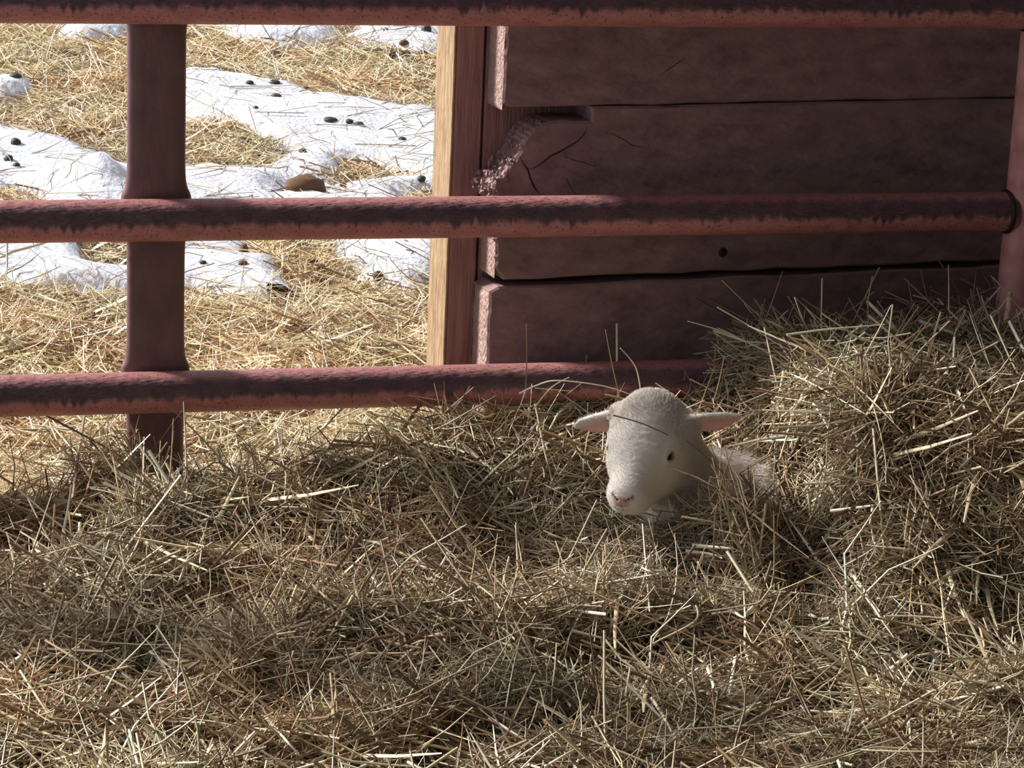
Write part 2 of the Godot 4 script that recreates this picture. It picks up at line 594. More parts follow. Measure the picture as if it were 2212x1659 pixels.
func splinter(st: SurfaceTool, at: Vector3, size: float, r: RandomNumberGenerator) -> void:
	var b := Basis.from_euler(Vector3(r.randf() * TAU, r.randf() * TAU, r.randf() * TAU)).scaled(Vector3(size, size * r.randf_range(0.7, 1.8), size))
	var v := []
	for d in [Vector3.RIGHT, Vector3.UP, Vector3.BACK, Vector3.LEFT, Vector3.DOWN, Vector3.FORWARD]:
		v.append(at + b * (d * r.randf_range(0.7, 1.2)))
	st.set_smooth_group(-1)
	for f in [[0, 1, 2], [1, 3, 2], [3, 4, 2], [4, 0, 2], [1, 0, 5], [3, 1, 5], [4, 3, 5], [0, 4, 5]]:
		for k in [0, 2, 1]: st.add_vertex(v[f[k]])

func crack(parent: Node, px: Array, wide: float) -> void:
	# a narrow dark split with a raised lip, standing a hair proud of the plank's face
	var st := begin()
	st.set_smooth_group(-1)
	var pts := []
	for q in px:
		pts.append(wall_pt(q[0], q[1], PLANK_T))
	for i in pts.size() - 1:
		var d: Vector2 = (pts[i + 1] - pts[i]).orthogonal().normalized()
		var wa := wide * 0.5 * sin(PI * clampf((i + 0.25) / (pts.size() - 0.5), 0.0, 1.0)) + 0.0001
		var wb := wide * 0.5 * sin(PI * clampf((i + 1.25) / (pts.size() - 0.5), 0.0, 1.0)) + 0.0001
		var z := PLANK_T + 0.0003
		var a0: Vector2 = pts[i] - d * wa
		var a1: Vector2 = pts[i] + d * wa
		var b0: Vector2 = pts[i + 1] - d * wb
		var b1: Vector2 = pts[i + 1] + d * wb
		var q := [Vector3(a0.x, a0.y, z), Vector3(b0.x, b0.y, z), Vector3(b1.x, b1.y, z), Vector3(a1.x, a1.y, z)]
		if (b0 - a0).cross(b1 - a0) < 0: q.reverse()
		quad(st, q[0], q[1], q[2], q[3])
	put("crack", commit(st), M.weld, parent)

# ------------------------------------------------------------ gate
func gate():
	var g := base("tube_gate", Vector3(0.65, 0, 0))
	tag(g, "weathered red tube gate with three level rails across the barn doorway", "gate")
	for y in [0.7576, 0.5, 0.2885, 1.05]:
		var path := PackedVector3Array()
		var rad := PackedFloat32Array()
		for i in 41:
			var x := lerpf(-2.12, -0.012, i / 40.0)
			path.append(Vector3(x, y, 0))
			rad.append(0.0252)
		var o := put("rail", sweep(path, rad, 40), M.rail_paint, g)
		o.set_meta("label", "horizontal tube rail with a dark streaky band along its sides")
		# weld bead where the rail meets the end post
	var pp := PackedVector3Array([Vector3(0.004, 0.02, 0), Vector3(0.004, 0.4, 0), Vector3(0.004, 0.8, 0), Vector3(0.004, 1.1, 0)])
	put("end_post", sweep(pp, PackedFloat32Array([0.0255, 0.0255, 0.0255, 0.0255]), 40, 1.0, true, Vector3.BACK), M.post_paint, g)
	for y in [0.7576, 0.5, 0.2885]:
		var t := TorusMesh.new()
		t.inner_radius = 0.0225
		t.outer_radius = 0.0285
		t.rings = 30
		t.ring_segments = 8
		var w := put("weld_bead", t, M.weld, g)
		w.position = Vector3(-0.0215, y, 0)
		w.rotation.z = PI / 2
	# the flattened upright, welded behind the rails and pinched wider at each of them
	var sx := -0.4437 - 0.65
	for k in 1:
		var st_path := PackedVector3Array()
		var rr := PackedFloat32Array()
		var y := 0.02
		while y <= 1.06:
			var wide := 0.0345
			for ry in [0.2885, 0.5, 0.7576]:
				var d: float = y - ry
				if d > 0: wide += 0.007 * exp(-maxf(d - 0.026, 0.0) / 0.009)
				else: wide += 0.002 * exp(-maxf(-d - 0.026, 0.0) / 0.008)
			st_path.append(Vector3(sx + 0.002 * (0.6 - y), y, -0.026))
			rr.append(wide)
			y += 0.004
		var o := put("upright", upright_mesh(st_path, rr), M.stay_paint, g)
		o.set_meta("label", "flat brown upright crossing behind the rails")

func upright_mesh(path: PackedVector3Array, half: PackedFloat32Array) -> ArrayMesh:
	# a flattened tube: broad faces, round edges
	var st := begin()
	st.set_smooth_group(0)
	var sec := []
	var sides := 28
	for k in sides:
		var a := TAU * k / sides
		var c := cos(a)
		var s := sin(a)
		sec.append(Vector2(signf(c) * pow(absf(c), 0.45), signf(s) * pow(absf(s), 0.8)))
	for i in path.size() - 1:
		for k in sides:
			var k2 := (k + 1) % sides
			var f := func(j: int, kk: int) -> Vector3:
				return path[j] + Vector3(sec[kk].x * half[j], 0, sec[kk].y * 0.011)
			quad(st, f.call(i, k2), f.call(i, k), f.call(i + 1, k), f.call(i + 1, k2))
	return commit(st)

# ------------------------------------------------------------ outside
func ground_y(x: float, z: float) -> float:
	return 0.085 + 0.072 * maxf(-z, 0.0) + 0.012 * n_low.get_noise_2d(x, z)

# snow patches, as ellipses laid on the ground (centre, half axes and turn read off along lines of sight)
const PATCH := [
	[212, 72, 90, 24, 0, 0.9], [600, 82, 120, 34, 3, 1.2], [870, 92, 110, 44, 5, 0.8], [930, 60, 60, 20, 0, 1.0], [20, 208, 64, 18, -8, 1.2],
	[620, 262, 240, 60, 12, 1.15], [850, 300, 170, 68, 6, 1.2], [900, 395, 130, 40, -8, 1.0], [480, 232, 110, 40, 14, 1.2], [700, 330, 200, 50, 4, 0.75], [600, 395, 240, 34, 0, 0.7],
	[60, 345, 130, 58, 14, 1.2], [190, 405, 150, 34, 6, 1.2], [450, 418, 120, 22, 0, 1.0],
	[60, 560, 150, 66, 6, 1.2], [230, 625, 150, 24, 4, 1.2], [470, 560, 150, 62, 8, 1.25], [520, 630, 150, 28, 6, 0.7], [840, 548, 130, 40, 4, 1.1], [760, 590, 130, 40, 0, 0.6], [880, 610, 90, 40, 0, 0.7],
	[930, 190, 60, 12, 0, 0.3], [330, 480, 260, 50, 0, 0.9], [700, 480, 260, 40, 0, 0.9], [-200, 380, 200, 60, 10, 1.1], [-250, 120, 160, 50, 0, 1.0], [-250, 600, 150, 60, 0, 1.1], [1150, 350, 150, 120, 0, 1.0], [1200, 80, 200, 60, 0, 1.0], [1150, 560, 140, 60, 0, 0.8],
]
const TUFT := [[470, 320, 110, 60, 10, 0.9], [830, 388, 100, 26, 0, 1.1], [620, 560, 130, 50, 6, 0.75], [230, 560, 70, 50, 0, 1.1], [340, 150, 60, 60, 0, 0.5], [600, 150, 230, 40, 8, 0.9], [760, 205, 160, 34, 12, 0.9], [130, 290, 160, 40, 8, 0.8], [560, 340, 90, 40, 0, 0.5], [690, 590, 90, 30, 0, 0.6]]

func snow_at(x: float, z: float) -> float:
	var q := to_pixel(Vector3(x, ground_y(x, z), z))
	q += Vector2(26.0 * n_mid.get_noise_2d(x * 0.6, z * 0.6), 12.0 * n_mid.get_noise_2d(x * 0.6 + 40.0, z * 0.6))
	var s := 0.0
	if q.y < -60.0 or q.x < -420.0 or q.x > 1350.0:
		return clampf(0.5 + 1.4 * n_low.get_noise_2d(x * 0.5, z * 0.5), 0.0, 1.0)
	for e in PATCH:
		var d := (q - Vector2(e[0], e[1])).rotated(-deg_to_rad(e[4])) / Vector2(e[2], e[3])
		var l := d.length_squared()
		if l < 4.0: s += e[5] * exp(-l * l * 0.7)
	for e in TUFT:
		var d := (q - Vector2(e[0], e[1])).rotated(-deg_to_rad(e[4])) / Vector2(e[2], e[3])
		var l := d.length_squared()
		if l < 4.0: s -= e[5] * exp(-l * l * 0.7)
	return clampf(s + 0.22 * n_mid.get_noise_2d(x * 1.5, z * 1.5), 0.0, 1.0)

var peak: Vector3

func snow_y(x: float, z: float, s: float) -> float:
	var y := ground_y(x, z) - 0.016 + 0.05 * smoothstep(0.1, 0.9, s) + 0.006 * n_mid.get_noise_2d(x * 0.7, z * 0.7)
	var d := Vector2(x - peak.x, (z - peak.z) * 0.8).length()
	return y + 0.05 * exp(-pow(d / 0.036, 1.25)) + 0.02 * exp(-pow(d / 0.09, 2.0))

func grid_mesh(x0: float, x1: float, z0: float, z1: float, cell: float, f: Callable, keep = null) -> ArrayMesh:
	var nx := int(ceil((x1 - x0) / cell))
	var nz := int(ceil((z1 - z0) / cell))
	var v := PackedVector3Array()
	var ok := PackedByteArray()
	for j in nz + 1:
		for i in nx + 1:
			var x := x0 + (x1 - x0) * i / nx
			var z := z0 + (z1 - z0) * j / nz
			v.append(Vector3(x, f.call(x, z), z))
			ok.append(1 if keep == null or keep.call(x, z) else 0)
	var idx := PackedInt32Array()
	for j in nz:
		for i in nx:
			var a := j * (nx + 1) + i
			var b := a + nx + 1
			if ok[a] + ok[a + 1] + ok[b] + ok[b + 1] == 0: continue
			idx.append_array(PackedInt32Array([a, a + 1, b + 1, a, b + 1, b]))
	var st := SurfaceTool.new()
	var arr := []
	arr.resize(Mesh.ARRAY_MAX)
	arr[Mesh.ARRAY_VERTEX] = v
	arr[Mesh.ARRAY_INDEX] = idx
	var am := ArrayMesh.new()
	am.add_surface_from_arrays(Mesh.PRIMITIVE_TRIANGLES, arr)
	st.create_from(am, 0)
	st.generate_normals()
	return st.commit()

func lumpy(seed_: int, rough := 0.18) -> ArrayMesh:
	var s := SphereMesh.new()
	s.radius = 1.0
	s.height = 2.0
	s.radial_segments = 14
	s.rings = 8
	var n := FastNoiseLite.new()
	n.seed = seed_
	n.frequency = 0.9
	var arr := s.get_mesh_arrays()
	var v: PackedVector3Array = arr[Mesh.ARRAY_VERTEX]
	for i in v.size():
		v[i] *= 1.0 + rough * n.get_noise_3dv(v[i] * 1.3)
	arr[Mesh.ARRAY_VERTEX] = v
	var am := ArrayMesh.new()
	am.add_surface_from_arrays(Mesh.PRIMITIVE_TRIANGLES, arr)
	return am

func on_ground(x: float, y: float) -> Vector3:
	var d := view_ray(x, y)
	var t := 2.5
	while t < 14.0:
		var p := EYE + d * t
		if p.y < ground_y(p.x, p.z) + 0.014: return p
		t += 0.004
	return EYE + d * 8.0

func outside():
	peak = on_ground(214, 426)
	var o := put("ground_outside", grid_mesh(-2.6, 3.6, -6.5, -0.02, 0.06, func(x, z): return ground_y(x, z)), M.old_straw)
	tag(o, "yard ground outside the doorway under trodden straw", "", "", "structure")
	# the yard beyond, out to where the sky begins
	var st := begin()
	for s in [[-40, -40, -2.6, 40], [3.6, -40, 40, 40], [-2.6, -40, 3.6, -6.5], [-2.6, 5.3, 3.6, 40], [-2.6, -0.05, -1.66, 5.3]]:
		var y := 0.05
		quad(st, Vector3(s[0], y, s[3]), Vector3(s[2], y, s[3]), Vector3(s[2], y + (0.5 if s[3] < 0 else 0.0), s[1]), Vector3(s[0], y + (0.5 if s[3] < 0 else 0.0), s[1]))
	o = put("ground_yard", commit(st), M.snow)
	tag(o, "snow-covered yard around the barn", "", "", "structure")
	o = put("snow_cover", grid_mesh(-2.6, 3.4, -6.45, -0.45, 0.025, func(x, z): return snow_y(x, z, snow_at(x, z)), func(x, z): return snow_at(x, z) > 0.12 and (x < -0.2 or z < -0.95)), M.snow)
	tag(o, "patches of white snow showing through the straw outside the gate", "snow", "", "stuff")
	droppings()
	straw_outside()

const DROPS := [
	[593, 120, 15, 8, "flat dark dropping in the straw below the upper snow patch"], [833, 79, 7, 7, "small round dropping near the top rail, left of the jamb's pair"],
	[921, 82, 11, 11, "round dark dropping under the top rail closest to the jamb"], [872, 105, 11, 7, "upper half of the stacked brown droppings left of the jamb"],
	[876, 117, 11, 8, "lower half of the stacked brown droppings left of the jamb"], [848, 118, 10, 8, "pale half-frosted dropping left of the stacked brown droppings"],
	[913, 120, 12, 10, "large dark dropping right of the stacked brown droppings"], [891, 132, 10, 7, "lowest dropping of the group beside the jamb's upper end"],
	[539, 200, 9, 6, "dark dropping at the straw's lower edge, left of two on the snow rim"], [593, 202, 12, 6, "wide flat dropping at the snow rim in mid straw edge"],
	[661, 205, 9, 5, "small flat dropping at the snow rim, rightmost of three"], [596, 232, 11, 5, "black flat dropping alone on clean snow below the snow rim"],
	[552, 257, 6, 4, "tiny dropping on snow left below the lone black dropping"], [713, 284, 15, 6, "longest of three dark crumbs in a row on the snow, left one"],
	[754, 290, 9, 5, "middle one of three dark crumbs in a row on the snow"], [775, 293, 10, 5, "right one of three dark crumbs in a row on the snow"],
	[530, 309, 8, 9, "upright dark dropping among straw right of the flat upright"], [558, 322, 10, 9, "greenish dropping below the upright one, among straw"],
	[569, 333, 8, 6, "lower dropping touching the greenish one among straw"], [606, 331, 8, 5, "small dropping on thin straw right of the greenish one"],
	[653, 354, 9, 6, "grey dropping on snow above the brown clod"], [868, 321, 9, 5, "flat dropping on bright snow halfway down beside the jamb"],
	[910, 411, 10, 7, "dropping just above the middle rail next to the jamb"], [741, 404, 8, 6, "dropping in straw right of the brown clod above the middle rail"],
	[34, 187, 14, 8, "broad dark dropping at the left frame edge above a small snow strip"], [34, 335, 11, 10, "big black dropping on the snow at the far left"],
	[19, 371, 10, 9, "olive dropping below the big black one at the far left"], [36, 387, 8, 6, "lowest of three droppings on the snow at the far left"],
	[275, 322, 9, 10, "dark dropping half hidden by the left side of the flat upright"], [214, 409, 6, 5, "small crumb on the face of the pointed snow lump"],
	[655, 532, 12, 7, "dark dropping in straw just under the middle rail"], [760, 527, 9, 8, "upper one of a stacked pair on snow under the middle rail"],
	[760, 539, 11, 8, "lower one of a stacked pair on snow under the middle rail"], [829, 528, 8, 5, "small dropping on snow under the middle rail left of the jamb"],
	[526, 572, 10, 14, "brown upright lump in straw under the middle rail"], [676, 568, 12, 8, "dark green dropping in straw below the stacked pair, upper right of two"],
	[646, 579, 11, 7, "dark green dropping in straw, lower left of two"], [693, 579, 11, 7, "flat dropping right below the two dark green ones"],
	[524, 594, 11, 7, "green dropping under the brown upright lump"], [816, 609, 11, 12, "biggest round dropping in the straw under the middle rail near the jamb"],
	[794, 622, 9, 7, "brown dropping leaning left of the biggest round one"], [698, 606, 9, 5, "small flat dropping in straw lowest of the green cluster"], [438, 596, 8, 4, "flat crumb on snow right of the upright under the middle rail"],
]

func droppings():
	var kinds := [lumpy(1), lumpy(2, 0.3), lumpy(3, 0.25), lumpy(4, 0.35)]
	var r := RandomNumberGenerator.new()
	r.seed = 5
	for i in DROPS.size():
		var d = DROPS[i]
		var p := on_ground(d[0], d[1])
		var s := snow_at(p.x, p.z)
		p.y = maxf(p.y, snow_y(p.x, p.z, s)) + 0.001
		var k: float = p.distance_to(EYE) / FOCAL
		var m: Material = M.dropping
		if "brown" in d[4]: m = M.clod
		var o := put("dropping", kinds[i % 4], m)
		o.position = p
		o.scale = Vector3(d[2] * k, d[3] * k * 1.05, maxf(d[2], d[3]) * k * 0.9)
		o.rotation.y = r.randf_range(-0.5, 0.5)
		tag(o, d[4], "dropping", "droppings in the yard")
	var c := on_ground(655, 428)
	var o := put("earth_clod", lumpy(8, 0.4), M.clod)
	o.position = c
	o.position.y += 0.018
	o.scale = Vector3(0.036, 0.022, 0.026)
	tag(o, "brown clod with straw on it, cut off by the middle rail", "clod")

# ------------------------------------------------------------ hay strands
func strand_mesh(kind: int, seed_: int, ratio: float) -> Array:
	# one stalk, a metre long before it is scaled: 0 gently bent stem, 1 kinked stem, 2 curled wisp, 3 flat blade, 4 straight straw
	var r := RandomNumberGenerator.new()
	r.seed = seed_
	var seg: int = [4, 5, 5, 4, 2][kind]
	var path := PackedVector3Array()
	var rad := PackedFloat32Array()
	var dir := Vector3.RIGHT
	var p := Vector3.ZERO
	var bend: Vector3 = Vector3(0, r.randf_range(-1, 1), r.randf_range(-1, 1)).normalized() * [0.5, 0.25, 2.0, 0.9, 0.03][kind] * r.randf_range(0.5, 1.2)
	var kink := r.randi_range(1, 3)
	for i in seg + 1:
		path.append(p)
		var t := float(i) / seg
		rad.append(ratio * 0.5 * (1.0 - 0.6 * t * t) if kind != 3 else ratio * 0.5 * (0.25 + 0.75 * sin(PI * clampf(t * 0.93 + 0.05, 0, 1))))
		if kind == 4: rad[i] = ratio * 0.5
		p += dir / seg
		dir = (dir + bend / seg).normalized()
		if kind == 1 and i == kink: dir = (dir + Vector3(0, r.randf_range(-1, 1), r.randf_range(-1, 1)).normalized() * r.randf_range(0.5, 1.1)).normalized()
		if kind == 2: bend = bend.rotated(Vector3.RIGHT, r.randf_range(-0.7, 0.7))
	var mid := path[seg / 2]
	for i in path.size(): path[i] -= Vector3(mid.x, (path[0].y + path[seg].y) * 0.5, (path[0].z + path[seg].z) * 0.5)
	var v := PackedVector3Array()
	var nrm := PackedVector3Array()
	var ix := PackedInt32Array()
	var flat := 0.28 if kind == 3 else 1.0
	for i in seg + 1:
		var t := (path[mini(i + 1, seg)] - path[maxi(i - 1, 0)]).normalized()
		var s := t.cross(Vector3(0.1, 1, 0.2)).normalized()
		var u := s.cross(t).normalized()
		for k in 3:
			var a := TAU * k / 3.0
			v.append(path[i] + (u * cos(a) * flat + s * sin(a)) * rad[i])
			nrm.append((u * cos(a) + s * sin(a) * flat).normalized())
			if i < seg:
				var p0 := i * 3 + k
				var p1 := i * 3 + (k + 1) % 3
				ix.append_array(PackedInt32Array([p0, p0 + 3, p1 + 3, p0, p1 + 3, p1]))
	return [v, nrm, ix]

var strands := []   # [mesh, weight, base length]

func make_strands():
	var spec := [[0, 0.014, 0.12], [0, 0.018, 0.10], [0, 0.011, 0.16], [1, 0.016, 0.11], [1, 0.02, 0.085], [2, 0.014, 0.085], [2, 0.018, 0.06], [2, 0.012, 0.11], [3, 0.03, 0.10], [3, 0.026, 0.13], [4, 0.034, 0.075], [4, 0.02, 0.12]]
	var wt := [1.3, 1.3, 0.8, 1.1, 1.0, 1.5, 1.5, 1.2, 0.7, 0.5, 0.22, 0.4]
	for i in spec.size():
		var g := strand_mesh(spec[i][0], 100 + i, spec[i][1] * 1.15)
		strands.append([g[0], wt[i], spec[i][2], g[1], g[2]])
		strands[i].append(join([[i, Transform3D(), Color.WHITE]]))
	for kd in [["bed", 24, 0.02, 0.034, 0.18, 0.95], ["yard", 16, 0.02, 0.012, 0.12, 0.85]]:
		tufts[kd[0]] = []
		for i in 14: tufts[kd[0]].append(tuft_mesh(kd[1], kd[2], kd[3], kd[4], kd[5], 300 + i))

const STRAW := [Color(0.67, 0.57, 0.39), Color(0.77, 0.69, 0.51), Color(0.60, 0.545, 0.39), Color(0.45, 0.405, 0.28), Color(0.52, 0.37, 0.22), Color(0.26, 0.175, 0.115), Color(0.88, 0.83, 0.69), Color(0.34, 0.23, 0.165)]

func straw_color(x: float, z: float, r: RandomNumberGenerator, dull: float) -> Color:
	var patch := n_low.get_noise_2d(x * 2.0 + 7.0, z * 2.0)
	var i := r.randi_range(0, 7)
	if patch > 0.15 and r.randf() < 0.4: i = [2, 3, 6][r.randi_range(0, 2)]
	if patch < -0.15 and r.randf() < 0.45: i = [4, 5, 7][r.randi_range(0, 2)]
	var c: Color = STRAW[i]
	var k := r.randf_range(0.65, 1.2) * dull
	return Color(minf(c.r * k, 0.9), minf(c.g * k, 0.9), minf(c.b * k, 0.9))

func turned(q: Vector2, h: float, hx: float, hz: float, e: float, az: float, tilt: float, r: RandomNumberGenerator) -> Basis:
	var up := Vector3(h - hx, e, h - hz).normalized()
	var x := Vector3(cos(az), 0, -sin(az))
	x = (x - up * x.dot(up)).normalized()
	x = (x + up * r.randfn(0.0, tilt)).normalized()
	var y := up + Vector3(r.randfn(0, tilt), 0, r.randfn(0, tilt))
	y = (y - x * y.dot(x)).normalized()
	return Basis(x, y, x.cross(y))

func pick_strand(r: RandomNumberGenerator) -> int:
	var total := 0.0
	for s in strands: total += s[1]
	var pick := r.randf() * total
	var k := 0
	while pick > strands[k][1] and k < strands.size() - 1:
		pick -= strands[k][1]
		k += 1
	return k

func join(list: Array) -> ArrayMesh:
	# list of [stalk, transform, colour] -> one mesh
	var v := PackedVector3Array()
	var nn := PackedVector3Array()
	var cc := PackedColorArray()
	var ix := PackedInt32Array()
	for it in list:
		var s = strands[it[0]]
		var t: Transform3D = it[1]
		var tn := Transform3D(t.basis.orthonormalized(), Vector3.ZERO)
		var at := v.size()
		v.append_array(t * (s[0] as PackedVector3Array))
		nn.append_array(tn * (s[3] as PackedVector3Array))
		for j in s[0].size(): cc.append(it[2])
		for j in s[4]: ix.append(at + j)
	var arr := []
	arr.resize(Mesh.ARRAY_MAX)
	arr[Mesh.ARRAY_VERTEX] = v
	arr[Mesh.ARRAY_NORMAL] = nn
	arr[Mesh.ARRAY_COLOR] = cc
	arr[Mesh.ARRAY_INDEX] = ix
	var am := ArrayMesh.new()
	am.add_surface_from_arrays(Mesh.PRIMITIVE_TRIANGLES, arr)
	return am

# a tangle of stalks lying on y = 0, joined; laid many times over, turned and tinted each time
func tuft_mesh(count: int, spread: float, thick: float, tilt: float, size: float, seed_: int) -> ArrayMesh:
	var r := RandomNumberGenerator.new()
	r.seed = seed_
	var list := []
	for i in count:
		var k := pick_strand(r)
		var az := r.randfn(0.0, 0.75)
		if r.randf() < 0.35: az = r.randf() * TAU
		var at := Vector3(clampf(r.randfn(0, spread), -0.04, 0.04), thick * (0.25 - absf(r.randfn(0, 0.6))), clampf(r.randfn(0, spread * 1.2), -0.045, 0.045))
		var b := turned(Vector2.ZERO, 0, 0, 0, 1.0, az, tilt, r).rotated(Vector3.UP, 0.0)
		b = b * Basis(Vector3.RIGHT, r.randf() * TAU)
		var l: float = strands[k][2] * size * clampf(r.randfn(1.0, 0.3), 0.45, 1.9)
		list.append([k, Transform3D(b * l, at), straw_color(r.randf() * 9.0, r.randf() * 9.0, r, 1.0)])
	return join(list)

var tufts := {}

func multi(parent: Node3D, called: String, mesh: Mesh, at: Array, tint: Array) -> void:
	if at.is_empty(): return
	var mm := MultiMesh.new()
	mm.transform_format = MultiMesh.TRANSFORM_3D
	mm.use_colors = true
	mm.mesh = mesh
	mm.instance_count = at.size()
	for i in at.size():
		mm.set_instance_transform(i, at[i])
		mm.set_instance_color(i, tint[i])
	var o := MultiMeshInstance3D.new()
	o.name = called
	o.multimesh = mm
	o.material_override = M.strand
	parent.add_child(o, true)
	o.set_meta("kind", "stuff")

# lays n tufts where spot() says on the surface height(x, z)
func lay_tufts(parent: Node3D, kind: String, n: int, spot: Callable, height: Callable, tilt: float, dull: float, seed_: int, skip = null) -> void:
	var r := RandomNumberGenerator.new()
	r.seed = seed_
	var forms: Array = tufts[kind]
	var at := []
	var tint := []
	for f in forms:
		at.append([])
		tint.append([])
	for i in n:
		var q: Vector2 = spot.call(r)
		if q.x > 900.0: continue
		var h: float = height.call(q.x, q.y)
		var e := 0.03
		var az := 2.6 * n_low.get_noise_2d(q.x * 1.3, q.y * 1.3 + 9.0) + 0.45 + r.randfn(0.0, 0.55)
		var b := turned(q, h, height.call(q.x + e, q.y), height.call(q.x, q.y + e), e, az, tilt, r)
		var p := Vector3(q.x, h, q.y)
		if skip != null and skip.call(p, Vector3(0.03, 0, 0)): continue
		var k := r.randi_range(0, forms.size() - 1)
		at[k].append(Transform3D(b * r.randf_range(0.8, 1.2), p))
		var w := n_low.get_noise_2d(q.x * 2.0 + 7.0, q.y * 2.0) + r.randfn(0, 0.12)
		var c := Color(0.98, 1.0, 0.95).lerp(Color(1.04, 0.95, 0.86), smoothstep(-0.25, 0.25, w))
		var g := dull * r.randf_range(0.78, 1.15)
		tint[k].append(Color(c.r * g, c.g * g, c.b * g))
	for k in forms.size(): multi(parent, "hay_tufts", forms[k], at[k], tint[k])

# lays n single stalks the same way
func lay_stalks(parent: Node3D, n: int, spot: Callable, height: Callable, thick: float, tilt: float, size: float, dull: float, seed_: int, skip = null) -> void:
	var r := RandomNumberGenerator.new()
	r.seed = seed_
	var at := []
	var tint := []
	for s in strands:
		at.append([])
		tint.append([])
	for i in n:
		var q: Vector2 = spot.call(r)
		if q.x > 900.0: continue
		var h: float = height.call(q.x, q.y)
		var e := 0.015
		var k := pick_strand(r)
		var b := turned(q, h, height.call(q.x + e, q.y), height.call(q.x, q.y + e), e, r.randf() * TAU, tilt, r) * Basis(Vector3.RIGHT, r.randf() * TAU)
		var l: float = strands[k][2] * size * clampf(r.randfn(1.0, 0.3), 0.45, 1.9)
		var p := Vector3(q.x, h + thick * (0.3 - absf(r.randfn(0.0, 0.6))), q.y)
		if skip != null and skip.call(p, b.x * l * 0.5): continue
		at[k].append(Transform3D(b * l, p))
		tint[k].append(straw_color(q.x, q.y, r, dull))
	for k in strands.size(): multi(parent, PART_NAME[k], strands[k][5], at[k], tint[k])

const PART_NAME := ["hay_stems", "hay_stems", "hay_stems", "bent_hay_stems", "bent_hay_stems", "hay_wisps", "hay_wisps", "hay_wisps", "hay_blades", "hay_blades", "straw_pieces", "straw_pieces"]

func straw_outside():
	make_strands()
	var o := base("strewn_straw")
	tag(o, "yellow straw strewn thickly over the snowy yard outside the gate", "straw", "", "stuff")
	var spot := func(r: RandomNumberGenerator) -> Vector2:
		var z := -0.02 - 4.2 * pow(r.randf(), 1.25)
		var cx := -0.55 + (-z) * 0.23
		var x := cx + r.randf_range(-0.5 + 0.12 * z, 1.05 + 0.2 * -z)
		if x > -0.07 + 0.12 * (-z - 0.1) and z > -0.2: return Vector2(999, 0)
		if r.randf() < 0.985 * smoothstep(0.42, 0.62, snow_at(x, z)): return Vector2(999, 0)
		return Vector2(x, z)
	lay_tufts(o, "yard", 9600, spot, func(x, z): return ground_y(x, z) + 0.012, 0.06, 1.5, 61)
	# thinner cover over the rest of the yard near the barn
	var spot1 := func(r: RandomNumberGenerator) -> Vector2:
		var x := r.randf_range(-2.5, 3.3)
		var z := r.randf_range(-6.3, -0.25)
		var dx := x + 0.55 + 0.23 * z
		if dx > -0.55 and dx < 1.2 and z > -4.2: return Vector2(999, 0)
		if r.randf() < 0.97 * smoothstep(0.42, 0.62, snow_at(x, z)): return Vector2(999, 0)
		return Vector2(x, z)
	lay_tufts(o, "yard", 6500, spot1, func(x, z): return ground_y(x, z) + 0.012, 0.06, 1.5, 63)
	# loose stems lying singly on the snow
	var spot2 := func(r: RandomNumberGenerator) -> Vector2:
		var z := -0.3 - 4.0 * r.randf()
		var x := -0.55 + (-z) * 0.23 + r.randf_range(-0.5 + 0.12 * z, 1.05 + 0.2 * -z)
		var s := snow_at(x, z)
		if s < 0.45 or r.randf() < 0.6 * smoothstep(0.75, 1.0, s): return Vector2(999, 0)
		return Vector2(x, z)
	lay_stalks(o, 13000, spot2, func(x, z): return snow_y(x, z, snow_at(x, z)) + 0.004, 0.004, 0.08, 0.8, 0.85, 62)

# ------------------------------------------------------------ hay inside
const CREST := [[-0.95, 0.0], [-0.68, 0.0], [-0.58, 0.005], [-0.46, 0.06], [-0.34, 0.035], [-0.2, 0.05], [-0.08, 0.085], [0.1, 0.105], [0.3, 0.125], [0.8, 0.15]]

func mound(x: float, z: float) -> float:
	# how far the heap has taken over from the bedding, 0 to 1
	var wob := 0.03 * n_low.get_noise_2d(x * 1.6, z * 1.6)
	var sx := smoothstep(0.225, 0.36, x + wob + 0.06 * maxf(z - 0.3, 0.0))
	var pz := 1.0 - smoothstep(0.24, 0.60, z + wob - 0.06 * smoothstep(0.3, 0.6, x))
	return sx * pz

func hay_y(x: float, z: float) -> float:
	var c := lerp_table(CREST, x)
	var dz := z - 0.075
	var back := -0.01 if x > -0.09 else 0.0
	var ridge := c * exp(-dz * dz / ((0.13 * 0.13) if dz > 0 else (0.07 * 0.07)))
	if x > -0.09 and dz < 0: ridge = c
	var y := 0.150 + back + ridge
	# folds in the bedding
	y += 0.034 * n_low.get_noise_2d(x * 1.5 + 3.0, z * 2.4) + 0.022 * n_mid.get_noise_2d(x * 0.7, z * 0.9)
	for b in FOLDS:
		var d: Vector2 = (Vector2(x, z) - b[0]).rotated(b[3])
		d /= b[1]
		y += b[2] * exp(-d.length_squared())
	y = lerpf(maxf(y, 0.0), 0.332 + 0.012 * smoothstep(0.35, 0.7, x) + 0.10 * clampf(z, 0.0, 0.2) + 0.02 * n_mid.get_noise_2d(x * 0.7, z * 0.9), mound(x, z))
	if z < 0.0 and x < -0.09:
		y = lerpf(y, ground_y(x, z) - 0.02, smoothstep(0.0, -0.12, z))
	return y

